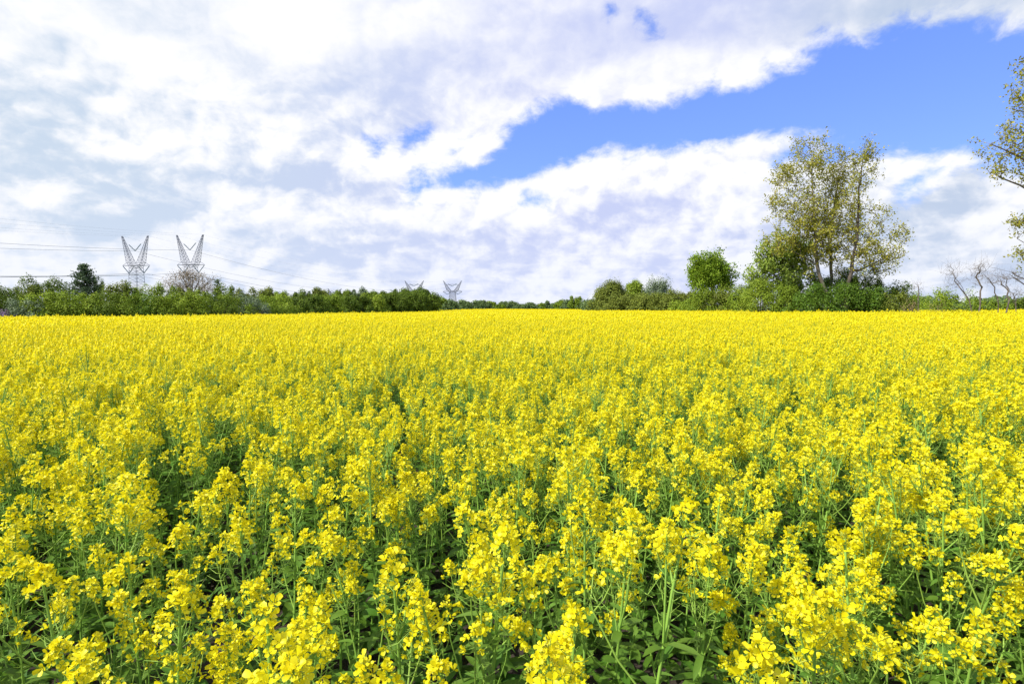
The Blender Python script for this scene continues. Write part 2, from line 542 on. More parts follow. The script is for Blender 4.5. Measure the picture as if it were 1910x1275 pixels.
def raceme(mb, base, axis, L, nf, rg, lod=0, size=1.0, mat_p=0, mat_b=1, mat_s=2):
    axis = norm(np.asarray(axis, float)[None])[0]
    F = frames(axis[None], rg)[0]
    i = np.arange(nf)
    t = (i + rg.uniform(-.3, .3, nf)) / nf                 # 0 low .. 1 top
    th = i * 2.39996 + rg.uniform(-.5, .5, nf)
    pl_ = (0.037 * (1 - 0.45 * t) * rg.uniform(0.65, 1.2, nf)) * size
    el_ = 0.25 + 0.95 * t + rg.normal(0, .15, nf)
    rad = np.stack([np.cos(th), np.sin(th), np.zeros(nf)], 1)
    d = rad * np.cos(el_)[:, None] + np.array([0, 0, 1.0]) * np.sin(el_)[:, None]
    d = d @ F.T
    root = base + axis * (t * L)[:, None]
    c = root + d * pl_[:, None]
    nrm = norm(d * 0.9 + np.array([0, 0, 0.35]) + rg.normal(size=(nf, 3)) * 0.55)
    if lod == 0:
        Fr = frames(nrm, rg)
        fs = size * rg.uniform(0.74, 1.14, nf)
        for k in range(len(FT)):
            idx = np.where(i % len(FT) == k)[0]
            if not len(idx): continue
            Vt, Tt = FT[k]
            V = np.einsum('nij,vj->nvi', Fr[idx] * fs[idx][:, None, None], Vt) + c[idx][:, None]
            Tn = Tt[None] + (np.arange(len(idx)) * len(Vt))[:, None, None]
            mb.add(V.reshape(-1, 3), None, Tn.reshape(-1, 3), mat_p)
        bars(mb, root, c - nrm * 0.002, 0.00065, mat_s, 3)
        # buds at the tip
        nb = 14
        bt = base + axis * L
        bd = norm(rg.normal(size=(nb, 3)) + axis * 1.6)
        bl = rg.uniform(0.006, 0.018, nb)
        b1 = bt + bd * bl[:, None] * size
        bars(mb, b1 - bd * 0.003, b1 + bd * 0.003, (0.0018 * size, 0.0010 * size), mat_b, 4)
    elif lod == 1:
        Fr = frames(nrm, rg); h = 0.0098 * size
        q = np.array([(-1, -.75, 0), (.75, -1, 0.2), (1, .75, 0), (-.75, 1, .2)]) * h
        V = np.einsum('nij,vj->nvi', Fr * rg.uniform(0.8, 1.25, nf)[:, None, None], q) + c[:, None]
        T = np.array([(0, 1, 2), (0, 2, 3)])[None] + (np.arange(nf) * 4)[:, None, None]
        mb.add(V.reshape(-1, 3), None, T.reshape(-1, 3), mat_p)
        bt = base + axis * (L + 0.008)
        bars(mb, [bt - axis * .006], [bt + axis * .008], (0.006 * size, 0.003 * size), mat_b, 4)
    else:
        Fr = frames(nrm, rg); h = 0.021 * size
        q = np.array([(-1, -.75, 0), (.75, -1, 0.2), (1, .75, 0), (-.75, 1, .2)]) * h
        V = np.einsum('nij,vj->nvi', Fr * rg.uniform(0.8, 1.25, nf)[:, None, None], q) + c[:, None]
        T = np.array([(0, 1, 2), (0, 2, 3)])[None] + (np.arange(nf) * 4)[:, None, None]
        mb.add(V.reshape(-1, 3), None, T.reshape(-1, 3), mat_p)


def pods(mb, base, axis, L, n, rg, mat=0):
    """thin young pods held out on stalks under the flowers"""
    axis = norm(np.asarray(axis, float)[None])[0]
    F = frames(axis[None], rg)[0]
    for i in range(n):
        t = (i + .5) / n
        a = i * 2.4 + rg.uniform(-.4, .4)
        o = F @ np.array([math.cos(a), math.sin(a), 0.0])
        p0 = base - axis * (t * L)
        l = rg.uniform(0.03, 0.055)
        p1 = p0 + (o * 0.9 + axis * .35) * l * .5
        p2 = p1 + (o * 0.7 + axis * .75) * l * .75
        bars(mb, [p0, p1], [p1, p2], (np.array([.0007, .0013]), np.array([.0010, .0006])), mat, 3)


def blade(mb, p, d, L, Wd, rg, mat=0, lod=0):
    """one lance-shaped leaf, bent and folded along its rib"""
    d = norm(np.asarray(d, float)[None])[0]
    side = norm(np.cross(d, [0, 0, 1.0])[None])[0]
    n = 4 if lod == 0 else 2
    V = []
    sag = rg.uniform(0.2, 1.0)
    tw = rg.uniform(-.5, .5)
    for k in range(n + 1):
        t = k / n
        w = Wd * (math.sin(math.pi * min(1, t * .9 + .1)) ** .8) * (1 if k % 2 else .85)
        c = p + d * L * t + np.array([0, 0, -sag * L * .5 * t * t])
        s2 = side * math.cos(tw * t) + np.array([0, 0, 1.0]) * math.sin(tw * t)
        V += [c + s2 * w * .5 + [0, 0, w * .18], c, c - s2 * w * .5 + [0, 0, w * .18]]
    Q = []
    for k in range(n):
        i = k * 3
        Q += [(i, i + 1, i + 4, i + 3), (i + 1, i + 2, i + 5, i + 4)]
    mb.add(V, Q, mat=mat)


def plant(seed, lod=0, H=1.09):
    """returns stem, foliage, [flower heads] as MBs; crop plant rooted at the origin"""
    rg = np.random.default_rng(seed)
    stem, fol, heads = MB(), MB(), []
    H = H * rg.uniform(0.93, 1.06)
    lean = rg.uniform(-.07, .10), rg.uniform(-.08, .08)
    bend = rg.uniform(-.05, .05, 2)
    def ax(t):
        return np.array([lean[0] * H * t + bend[0] * math.sin(3.1 * t) , lean[1] * H * t + bend[1] * math.sin(3.1 * t), H * t])
    Lm = rg.uniform(0.05, 0.12)
    ts = np.linspace(0, 1, 7 if lod == 0 else 4)
    pts = np.array([ax(t) for t in ts])
    tube(stem, pts, np.linspace(0.0056, 0.0030, len(ts)), 5 if lod == 0 else 3, 0)
    S = {0: 0, 1: 0, 2: 0}
    nfm = {0: 1.0, 1: 1.0, 2: 0.24}[lod]
    top = norm((ax(1) - ax(.93))[None])[0]
    h = MB(); raceme(h, ax(1) - top * Lm, top, Lm, int(rg.integers(22, 38) * nfm), rg, lod, 0.98)
    if lod == 0: pods(stem, ax(1) - top * Lm, top, rg.uniform(.08, .2), int(rg.integers(10, 20)), rg)
    if lod == 1: pods(stem, ax(1) - top * Lm, top, .1, 4, rg)
    heads.append(h)
    nb = int(rg.integers(2, 8))
    a0 = rg.uniform(0, 6.28)
    for k in range(nb):
        t0 = 0.90 - 0.075 * (k + rg.uniform(0, .6)) - .05
        a = a0 + k * 2.4 + rg.uniform(-.3, .3)
        out = np.array([math.cos(a), math.sin(a), 0])
        p0 = ax(t0)
        zt = H * (1 - rg.uniform(0.0, 0.12) - 0.028 * k)
        rise = max(zt - p0[2], .1)
        reach = rise * rg.uniform(.2, .58)
        p3 = p0 + out * reach + [0, 0, rise]
        p1 = p0 + out * reach * .5 + [0, 0, rise * .33]
        p2 = p0 + out * reach * .85 + [0, 0, rise * .68]
        bp = np.array([p0, p1, p2, p3])
        tube(stem, bp, np.linspace(0.0030, 0.0016, 4), 4 if lod == 0 else 3, 0)
        d = norm((p3 - p2 + out * 0.02)[None])[0]
        L = rg.uniform(0.03, 0.09)
        h = MB(); raceme(h, p3 - d * L, d, L, int(rg.integers(10, 30) * nfm + (1 if lod == 2 else 0)), rg, lod, 0.90)
        if lod == 0: pods(stem, p3 - d * L, d, rg.uniform(.04, .12), int(rg.integers(5, 12)), rg)
        heads.append(h)
        if lod < 2:
            blade(fol, p0, out + [0, 0, .7], rg.uniform(.05, .09), rg.uniform(.014, .025), rg, 0, lod)
    nl = {0: 30, 1: 14, 2: 3}[lod]
    for k in range(nl):
        t = 0.04 + 0.74 * (k + rg.uniform(0, 1)) / nl
        a = k * 2.4 + rg.uniform(-.4, .4)
        s = 1.25 - t * .9
        blade(fol, ax(t), [math.cos(a), math.sin(a), rg.uniform(-.1, .6)], rg.uniform(.07, .16) * s * (1.7 if lod == 2 else 1),
              rg.uniform(.026, .060) * s * (1.8 if lod == 2 else 1), rg, 0, lod)
    return stem, fol, heads


PV0 = [plant(100 + i, 0) for i in range(15)]
PART = []
for i, (s, f, hs) in enumerate(PV0):
    PART.append((s.mesh("stem", [M_STEM], True), f.mesh("foliage", [M_LEAF]),
                 [h.mesh("flower_head", [M_PETAL, M_BUD, M_STEM]) for h in hs]))

protos = bpy.data.collections.new("crop_prototypes")      # never linked: only instanced by the crop


def joined(s, f, hs):
    m = MB(); m.merge(s, {0: 2}); m.merge(f, {0: 3})
    for h in hs: m.merge(h)
    return m


CROP_MATS = [M_PETAL, M_BUD, M_STEM, M_LEAF]
NP0 = len(PV0)
pid = 0


def add_proto(mb, mats=CROP_MATS):
    global pid
    o = bpy.data.objects.new("p%03d" % pid, mb.mesh("rapeseed_plant", mats))
    protos.objects.link(o); pid += 1


for v in PV0:
    add_proto(joined(*v))
NP1 = 12
for i in range(NP1):
    add_proto(joined(*plant(300 + i, 1)), [M_PETAL_FAR, M_BUD, M_STEM, M_LEAF])
# patches of far plants, 3 m square
NP2 = 4
LOD2 = [joined(*plant(500 + i, 2)) for i in range(10)]
TS = 3.0
DENS = 25.0
for i in range(NP2):
    rg = np.random.default_rng(900 + i)
    m = MB()
    g = int(math.sqrt(DENS) * TS)
    for a in range(g):
        for b in range(g):
            x = (a + rg.uniform(0, 1)) / g * TS - TS / 2; y = (b + rg.uniform(0, 1)) / g * TS - TS / 2
            th = rg.uniform(0, 6.28); s = rg.uniform(.9, 1.08) * (rg.uniform(1.08, 1.16) if rg.random() < .05 else 1)
            Mx = np.array([[math.cos(th), -math.sin(th), 0], [math.sin(th), math.cos(th), 0], [0, 0, 1]]) * s
            m.merge(LOD2[int(rg.integers(0, 10))], None, Mx, (x, y, 0))
    add_proto(m, [M_PETAL_FAR, M_BUD, M_STEM, M_LEAF])

# outline of the crop field (world metres), clockwise
FIELD = [(-4, 0.62), (-14, 2), (-47, 30), (-44, 45), (-38, 45.5), (-29, 47), (-21.5, 56), (-19.5, 72), (-20, 92), (-19, 112), (-14, 140), (-4, 168),
         (14, 172), (19, 150), (18.5, 112), (22, 92), (25.5, 74), (27, 60), (28.5, 48), (37, 44.5), (42, 58), (52, 75), (90, 80), (100, 45), (30, 6), (4, 0.62)]
FX = np.array(FIELD)


def inside(x, y):
    x = np.asarray(x); y = np.asarray(y)
    c = np.zeros(x.shape, bool)
    n = len(FX)
    j = n - 1
    for i in range(n):
        xi, yi = FX[i]; xj, yj = FX[j]
        cond = ((yi > y) != (yj > y)) & (x < (xj - xi) * (y - yi) / (yj - yi + 1e-12) + xi)
        c ^= cond
        j = i
    return c


def jgrid(x0, x1, y0, y1, step, rg):
    gx = np.arange(x0, x1, step); gy = np.arange(y0, y1, step)
    Xg, Yg = np.meshgrid(gx, gy)
    Xg = Xg.ravel() + rg.uniform(0, step, Xg.size); Yg = Yg.ravel() + rg.uniform(0, step, Yg.size)
    return Xg, Yg


def patchy(x, y):
    """slow variation of crop height across the field"""
    return 0.035 * np.sin(x * .9 + 1.3 * np.sin(y * .5)) * np.cos(y * .7 + x * .2) + 0.02 * np.sin(x * 2.3 + y * 1.9)


rg = np.random.default_rng(42)
# heads read off the photograph, nearest plants: (px, py of the top, label)
HERO = [(835, 1078, "rapeseed plant in the nearest row at the bottom edge, a little left of the middle"),
        (632, 1235, "rapeseed plant cut by the bottom edge, between the middle and the left corner"),
        (1275, 985, "leafy rapeseed plant right of the middle in the nearest rows of the field"),
        (628, 893, "rapeseed plant left of the middle, second row deep above dark leaves"),
        (520, 905, "rapeseed plant farther left in the second row, above dark leaves"),
        (1345, 968, "rapeseed plant standing just right of the leafy one in the nearest rows"),
        (1820, 1108, "full headed rapeseed plant in the bottom right corner of the field"),
        (1740, 905, "large yellow headed rapeseed plant near the right edge of the field"),
        (1105, 1090, "rapeseed plant with clustered heads at the bottom edge, a little right of the middle"),
        (170, 1040, "large rapeseed plant with wide petals near the bottom left corner"),
        (20, 1000, "rapeseed plant against the left edge in the nearest rows of the field"),
        (345, 1085, "rapeseed plant in the nearest row, halfway between bottom left corner and middle"),
        (1640, 812, "upright rapeseed plant above the nearest rows on the right side"),
        (855, 850, "rapeseed plant with yellow heads in the very middle of the field"),
        (1550, 655, "tall rapeseed plant with bare stem poking above the crop on the right"),
        (1010, 1030, "rapeseed plant just right of the middle near the bottom edge")]
hero = []
for px, py, lab in HERO:
    dx, dy, dz = ray(px, py)
    zt = 1.24 if "poking" in lab else 1.12
    k = (zt - CAM_Z) / dz
    hero.append((dx * k, dy * k, zt, lab))
HX = np.array([(h[0], h[1]) for h in hero])

near_step = 1 / math.sqrt(DENS)
x, y = jgrid(-14, 14, 0.6, 10, near_step, rg)
ok = inside(x, y) & (np.hypot(x, y) < 9.5) & (np.hypot(x, y) > 0.82)
dh = np.sqrt(((x[:, None] - HX[:, 0]) ** 2 + (y[:, None] - HX[:, 1]) ** 2)).min(1)
ok &= dh > 0.13
# bare pockets between the nearest plants, where the dark leaves and soil show
POCK = [(ray(a, b), r) for a, b, r in [(480, 1120, .22), (700, 1150, .2), (330, 960, .3), (560, 1020, .2), (1170, 1060, .12), (1480, 1130, .15), (780, 760, .5), (450, 900, .28), (60, 950, .2), (960, 1140, .1)]]
for (dx, dy, dz), r in POCK:
    k = (0.75 - CAM_Z) / dz
    ok &= ~((np.hypot(x - dx * k, y - dy * k) < r) & (rg.random(len(x)) < .8))
ok &= ~((np.hypot(x, y) < 2.6) & (rg.random(len(x)) < .30))
x = x[ok]; y = y[ok]
n = len(x)
vid = rg.integers(0, NP0, n); rot = rg.uniform(0, 6.28, n)
scl = (rg.uniform(0.84, 1.09, n) + patchy(x, y)) * np.where(rg.random(n) < .03, 1.08, 1.0)
tx = rg.normal(0, .09, n); ty = rg.normal(0.04, .09, n)
dist = np.hypot(x, y)
infr = (np.abs(x) < y * 0.93 + 0.15)
order = np.argsort(np.where(infr, dist, 99))
n_ind = 300 - len(hero)
sel = order[:n_ind]
rest = np.setdiff1d(np.arange(n), sel)

GRP = "flowering rapeseed plants in the nearest rows of the field"


def place_plant(px_, py_, v, rz, s, lean, lab):
    o = empty("rapeseed_plant", (px_, py_, gz(px_, py_)), 0)
    o.rotation_euler = (lean[0], lean[1], rz)
    o.scale = (s, s, s)
    tag(o, lab, "rapeseed plant", GRP)
    st, fo, hs = PART[v]
    link("stem", st, o); link("foliage", fo, o)
    for h in hs: link("flower_head", h, o)
    return o


PLH = [max((float(np.concatenate(h.V)[:, 2].max()) for h in hs)) for (s, f, hs) in PV0]
for i, (hx, hy, zt, lab) in enumerate(hero):
    v = i % NP0
    place_plant(hx, hy, v, rng.uniform(0, 6.28), (zt - gz(hx, hy)) / PLH[v], (0, 0.02), lab)
for i in sel:
    place_plant(x[i], y[i], int(vid[i]), rot[i], scl[i], (tx[i], ty[i]),
                "yellow flowering rapeseed plant among many alike in the near rows of the crop")

# the remaining crop: one object, instanced by geometry nodes
PX = [x[rest]]; PY = [y[rest]]; PI = [vid[rest]]; PR = [rot[rest]]; PS = [scl[rest]]; PT = [np.stack([tx[rest], ty[rest]], 1)]
x, y = jgrid(-40, 40, 0.6, 30, near_step, rg)
r_ = np.hypot(x, y)
ok = inside(x, y) & (r_ >= 9.5) & (r_ < 26) & (np.abs(x) < y * 1.0 + 3)
x = x[ok]; y = y[ok]; n = len(x)
PX.append(x); PY.append(y); PI.append(NP0 + rg.integers(0, NP1, n)); PR.append(rg.uniform(0, 6.28, n))
PS.append((rg.uniform(0.85, 1.08, n) + patchy(x, y)) * np.where(rg.random(n) < .04, 1.08, 1.0))
PT.append(np.stack([rg.normal(0, .05, n), rg.normal(0.04, .05, n)], 1))
gx = np.arange(-150, 150, TS); gy = np.arange(1.5, 190, TS)
Xg, Yg = np.meshgrid(gx, gy); x = Xg.ravel() + (Yg.ravel() * .37 % 1.3); y = Yg.ravel()
r_ = np.hypot(x, y)
ok = inside(x, y) & (r_ >= 26) & (np.abs(x) < y * 1.05 + 6)
x = x[ok]; y = y[ok]; n = len(x)
PX.append(x); PY.append(y); PI.append(NP0 + NP1 + rg.integers(0, NP2, n)); PR.append(rg.integers(0, 4, n) * math.pi / 2)
PS.append(np.full(n, 1.0) + patchy(x, y) * .5); PT.append(np.zeros((n, 2)))
PX = np.concatenate(PX); PY = np.concatenate(PY); PI = np.concatenate(PI); PR = np.concatenate(PR); PS = np.concatenate(PS); PT = np.concatenate(PT)
print("crop instances", len(PX))
PZ = gz_arr(PX, PY)
me = bpy.data.meshes.new("rapeseed_crop")
me.vertices.add(len(PX))
me.vertices.foreach_set('co', np.stack([PX, PY, PZ], 1).astype(np.float32).ravel())
at = me.attributes.new("kind_index", 'INT', 'POINT'); at.data.foreach_set('value', PI.astype(np.int32))
at = me.attributes.new("spin", 'FLOAT_VECTOR', 'POINT')
at.data.foreach_set('vector', np.stack([PT[:, 0], PT[:, 1], PR], 1).astype(np.float32).ravel())
at = me.attributes.new("size", 'FLOAT', 'POINT'); at.data.foreach_set('value', PS.astype(np.float32))
for m in [M_PETAL, M_BUD, M_STEM, M_LEAF, M_PETAL_FAR]: me.materials.append(m)
crop = link("rapeseed_crop", me)
tag(crop, "dense yellow rapeseed crop filling the field from the nearest rows to the tree lines", "crop", kind="stuff")
ng = bpy.data.node_groups.new("crop_scatter", 'GeometryNodeTree')
ng.interface.new_socket("Geometry", in_out='INPUT', socket_type='NodeSocketGeometry')
ng.interface.new_socket("Geometry", in_out='OUTPUT', socket_type='NodeSocketGeometry')
gi = ng.nodes.new('NodeGroupInput'); go = ng.nodes.new('NodeGroupOutput')
ci = ng.nodes.new('GeometryNodeCollectionInfo'); ci.inputs['Collection'].default_value = protos
ci.inputs['Separate Children'].default_value = True; ci.inputs['Reset Children'].default_value = True
iop = ng.nodes.new('GeometryNodeInstanceOnPoints'); iop.inputs['Pick Instance'].default_value = True


def nattr(nm, typ):
    n = ng.nodes.new('GeometryNodeInputNamedAttribute'); n.data_type = typ; n.inputs['Name'].default_value = nm
    return n.outputs['Attribute']


ng.links.new(gi.outputs[0], iop.inputs['Points']); ng.links.new(ci.outputs[0], iop.inputs['Instance'])
ng.links.new(nattr("kind_index", 'INT'), iop.inputs['Instance Index'])
ng.links.new(nattr("spin", 'FLOAT_VECTOR'), iop.inputs['Rotation'])
ng.links.new(nattr("size", 'FLOAT'), iop.inputs['Scale'])
ng.links.new(iop.outputs[0], go.inputs[0])
md = crop.modifiers.new("scatter", 'NODES'); md.node_group = ng


# low weeds and shed leaves between the stems
def build_weeds():
    rg = np.random.default_rng(77)
    mb = MB()
    N = 2600
    x = rg.uniform(-7, 7, N); y = rg.uniform(0.5, 8, N)
    ok = (np.abs(x) < y * .95 + .5)
    x = x[ok]; y = y[ok]; z = gz_arr(x, y)
    for a, b, c in zip(x, y, z):
        k = int(rg.integers(3, 6)); th0 = rg.uniform(0, 6.28)
        for j in range(k):
            th = th0 + j * 2.2
            blade(mb, np.array([a, b, c + rg.uniform(0, .25)]), [math.cos(th), math.sin(th), rg.uniform(.1, .8)], rg.uniform(.08, .2), rg.uniform(.03, .07), rg, 0, 1)
    o = link("undergrowth", mb.mesh("undergrowth", [M_WEED]))
    tag(o, "low dark green weeds on the soil between the rapeseed stems", "weeds", kind="stuff")


build_weeds()


# ------------------------------------------------------------------ trees
def guided_tree(limbs, env, K, seed, leaf_n, leaf_size, leaf_r, r0, twist=0.0, base_min=0.15, twigs=2, rtip=0.012, up=0.3, steep=0.35, order_out=True):
    """limbs: polylines of world points, first starts at the root. env: ellipsoids (centre, radii, weight).
    branches grow out to points spread through the crown; leaves sit round their tips. -> trunk MB, crown MB"""
    rg = np.random.default_rng(seed)
    nodes = []; par = []
    for li, L in enumerate(limbs):
        L = np.asarray(L, float)
        seg = []
        for a, b in zip(L[:-1], L[1:]):
            n = max(2, int(np.linalg.norm(b - a) / 0.7))
            for k in range(n):
                seg.append(a + (b - a) * k / n)
        seg.append(L[-1])
        seg = np.array(seg)
        wob = rg.normal(0, 0.05 + twist, seg.shape); wob[0] = 0
        seg = seg + wob
        if li == 0 or not nodes:
            prev = -1
        else:
            prev = int(np.argmin(np.linalg.norm(np.array(nodes) - seg[0], axis=1))); seg = seg[1:]
        for p in seg:
            nodes.append(p); par.append(prev); prev = len(nodes) - 1
    w = np.array([e[2] for e in env], float); w /= w.sum()
    pts = []
    while len(pts) < K:
        e = env[int(rg.choice(len(env), p=w))]
        u = norm(rg.normal(size=3)[None])[0] * rg.random() ** (1 / 2.2)
        pts.append(np.asarray(e[0]) + u * np.asarray(e[1]))
    pts = np.array(pts)
    nd = np.array(nodes)
    dn = np.linalg.norm(pts[:, None] - nd[None], axis=2).min(1)
    zmin = nd[0][2] + base_min
    tips = []
    for i in np.argsort(dn):
        p = pts[i]
        nd = np.array(nodes)
        v = p - nd
        h = np.hypot(v[:, 0], v[:, 1])
        cost = np.linalg.norm(v, axis=1) + np.maximum(0, steep * h - v[:, 2]) * 1.6 + (nd[:, 2] < zmin) * 3
        j = int(np.argmin(cost))
        a = nd[j]; d = np.linalg.norm(p - a)
        if d < 0.15: continue
        n = max(1, int(d / 0.7)); prev = j
        sag = rg.normal(size=3) * d * .06; sag[2] -= d * .05
        for k in range(1, n + 1):
            t = k / n
            q = a + (p - a) * t + sag * math.sin(math.pi * t) + (rg.normal(size=3) * (0.03 + twist) if k < n else 0)
            nodes.append(q); par.append(prev); prev = len(nodes) - 1
        tips.append(prev)
    nd = np.array(nodes); par = np.array(par)
    acc = np.zeros(len(nd))
    childn = np.zeros(len(nd), int)
    for i in range(len(nd)):
        if par[i] >= 0: childn[par[i]] += 1
    for i in range(len(nd) - 1, -1, -1):
        if childn[i] == 0: acc[i] += 1
        if par[i] >= 0: acc[par[i]] += acc[i]
    # accumulate again in a safe order (parents always come first)
    rad = np.maximum(rtip, r0 * (acc / acc[0]) ** 0.58)
    tr = MB()
    e = np.where(par >= 0)[0]
    for lo, hi, s in ((0.06, 99, 8), (0.02, 0.06, 5), (0, 0.02, 3)):
        m = e[(rad[e] >= lo) & (rad[e] < hi)]
        if len(m):
            ra = np.minimum(rad[par[m]], rad[m] * 1.25)
            d = norm(nd[m] - nd[par[m]])
            bars(tr, nd[par[m]], nd[m] + d * rad[m][:, None] * .3, (ra, rad[m]), 0, s)
    tips = np.array(tips)
    crown = MB()
    tp = nd[tips]
    A = []; B = []
    for k in range(twigs):
        d = norm(rg.normal(size=tp.shape) + np.array([0, 0, .5])) * rg.uniform(.4, 1.0, len(tp))[:, None] * leaf_r * 1.25
        A.append(tp); B.append(tp + d)
    if twigs:
        bars(tr, np.concatenate(A), np.concatenate(B), (rtip * .8, rtip * .35), 0, 3)
        TP = np.concatenate([tp] + B)
    else:
        TP = tp
    if leaf_n:
        n = len(TP) * leaf_n
        c = np.repeat(TP, leaf_n, 0) + rg.normal(size=(n, 3)) * leaf_r * .34
        leaves(crown, c, leaf_size, rg, up)
    return tr, crown


def make_tree(name, base, tr, crown, bark, lm, label, cat, group=None, trunk_name="trunk"):
    """meshes are in world metres; shift to the base"""
    o = empty(name, base)
    b = -np.array(base)
    t2 = MB(); t2.merge(tr, None, None, b)
    link(trunk_name, t2.mesh(trunk_name, [bark], True), o)
    if crown is not None and crown.n:
        c2 = MB(); c2.merge(crown, None, None, b)
        link("crown", c2.mesh("crown", [lm]), o)
    tag(o, label, cat, group)
    return o


def E(px, py, rx, ry, d, w=None, depth=0.8):
    """crown ellipsoid seen at px,py with pixel radii, at distance d"""
    c = P(px, py, d); s = d / FPX
    return ((c.x, c.y, c.z), (rx * s, max(rx, ry * .6) * s * depth, ry * s), w if w else rx * ry)


def gp(px, d):
    x_ = (px - 955) / FPX * d
    return (x_, d, gz(x_, d))


def polyl(d, *pp):
    """limb through photo points (px, py, extra depth)"""
    return [tuple(P(a, b, d + c)) for a, b, c in pp]


# --- the tall sparse poplar group: three stems
D = 50.0
b0 = gp(1547, D)
limbs = [[b0] + polyl(D, (1540, 545, 0), (1528, 510, 0), (1522, 460, 0), (1518, 400, .3), (1514, 340, .4), (1512, 262, .5))]
env = [E(1510, 302, 42, 55, D), E(1462, 330, 22, 34, D), E(1480, 400, 48, 60, D), E(1445, 375, 22, 22, D, 300), E(1450, 455, 40, 30, D, 700), E(1520, 430, 36, 90, D)]
tr, cr = guided_tree(limbs, env, 330, 11, 11, .165, .50, .15, rtip=.014)
make_tree("poplar_tree", b0, tr, cr, M_BARK, L_POPLAR, "tall sparse poplar with leaning left trunk and olive leaves, left stem of the tallest clump", "tree", "tall poplars over the right tree line")
b1 = gp(1553, D + 1)
limbs = [[b1] + polyl(D + 1, (1550, 540, 0), (1550, 500, 0), (1549, 440, 0), (1556, 380, 0), (1566, 330, 0), (1572, 290, 0)),
         polyl(D + 1, (1549, 470, 0), (1538, 400, 0), (1542, 330, 0))]
env = [E(1560, 330, 34, 52, D + 1), E(1556, 420, 52, 70, D + 1), E(1545, 480, 50, 30, D + 1, 600)]
tr, cr = guided_tree(limbs, env, 290, 12, 11, .165, .50, .13, rtip=.014)
make_tree("poplar_tree", b1, tr, cr, M_BARK, L_POPLAR, "sparse poplar with slim upright trunk in the middle of the tallest clump", "tree", "tall poplars over the right tree line")
b2 = gp(1574, D - 1)
limbs = [[b2] + polyl(D - 1, (1580, 540, 0), (1590, 490, 0), (1597, 445, 0), (1601, 400, 0), (1600, 372, 0), (1606, 330, 0), (1612, 265, 0)),
         polyl(D - 1, (1590, 480, 0), (1612, 450, 0), (1640, 415, -1), (1660, 405, -1)),
         polyl(D - 1, (1585, 510, 0), (1620, 495, 0), (1660, 480, 0), (1690, 450, 0))]
env = [E(1614, 296, 28, 48, D - 1), E(1600, 345, 24, 30, D - 1, 500), E(1632, 395, 26, 24, D - 1, 350), E(1640, 430, 36, 28, D - 1, 600), E(1674, 436, 24, 18, D - 1, 420), E(1650, 480, 38, 34, D - 1), E(1610, 470, 36, 50, D - 1), E(1585, 395, 24, 50, D - 1, 700)]
tr, cr = guided_tree(limbs, env, 250, 13, 9, .165, .50, .16, rtip=.014)
make_tree("poplar_tree", b2, tr, cr, M_BARK_D, L_POPLAR, "sparse poplar with dark forked trunk, right stem of the tallest clump", "tree", "tall poplars over the right tree line")

# --- poplar cut by the right edge of the frame
D = 34.0
b3 = gp(2010, D)
limbs = [[b3] + polyl(D, (2005, 480, 0), (1995, 380, 0), (1985, 280, 0), (1975, 180, 0), (1968, 90, 0)),
         polyl(D, (1995, 380, 0), (1950, 330, 0), (1900, 290, 0), (1850, 268, 0)),
         polyl(D, (2000, 470, 0), (1960, 440, 0), (1915, 400, 0)),
         polyl(D, (1998, 420, 0), (1950, 380, 0), (1905, 345, 0), (1860, 330, 0)),
         polyl(D, (2005, 500, 0), (1950, 480, 0), (1900, 445, 0))]
env = [E(1880, 268, 52, 34, D), E(1868, 318, 30, 18, D, 500), E(1925, 190, 40, 70, D), E(1945, 120, 40, 40, D), E(1912, 415, 26, 30, D, 800), E(1910, 480, 18, 26, D, 500), E(1960, 280, 60, 90, D), E(2050, 300, 90, 180, D, 7000)]
tr, cr = guided_tree(limbs, env, 460, 14, 8, .15, .42, .26, rtip=.010)
make_tree("poplar_tree", b3, tr, cr, M_BARK, L_POPLAR, "sparse leaved poplar reaching in from the right edge with open sky between its branches", "tree")

# --- light green tree left of the poplars
D = 53.0
b = gp(1480, D)
limbs = [[b] + polyl(D, (1475, 545, 0), (1465, 510, 0), (1455, 470, 0)), polyl(D, (1475, 545, 0), (1440, 510, 0), (1415, 490, 0)), polyl(D, (1470, 520, 0), (1490, 480, 0), (1480, 450, 0))]
env = [E(1455, 470, 40, 34, D), E(1425, 500, 32, 32, D), E(1470, 520, 50, 45, D), E(1412, 540, 26, 26, D), E(1490, 470, 30, 28, D)]
tr, cr = guided_tree(limbs, env, 300, 15, 15, .22, .55, .16, rtip=.013)
make_tree("leafy_tree", b, tr, cr, M_BARK, L_FRESH, "pale green airy tree leaning out to the left of the tall poplars", "tree")

# --- rounded ash-like tree
D = 68.0
b = gp(1330, D)
limbs = [[b] + polyl(D, (1329, 550, 0), (1328, 520, 0), (1326, 490, 0)), polyl(D, (1328, 535, 0), (1350, 505, 0)), polyl(D, (1328, 535, 0), (1305, 510, 0))]
env = [E(1324, 494, 26, 16, D, 900), E(1350, 503, 18, 20, D, 700), E(1304, 508, 16, 18, D, 600), E(1353, 528, 16, 12, D, 300), E(1328, 518, 26, 18, D, 700), E(1304, 532, 12, 10, D, 200)]
tr, cr = guided_tree(limbs, env, 70, 16, 80, .24, .9, .20, rtip=.015, steep=.1)
make_tree("leafy_tree", b, tr, cr, M_BARK, L_ASH, "full round crowned green tree standing alone above the right hedge", "tree")

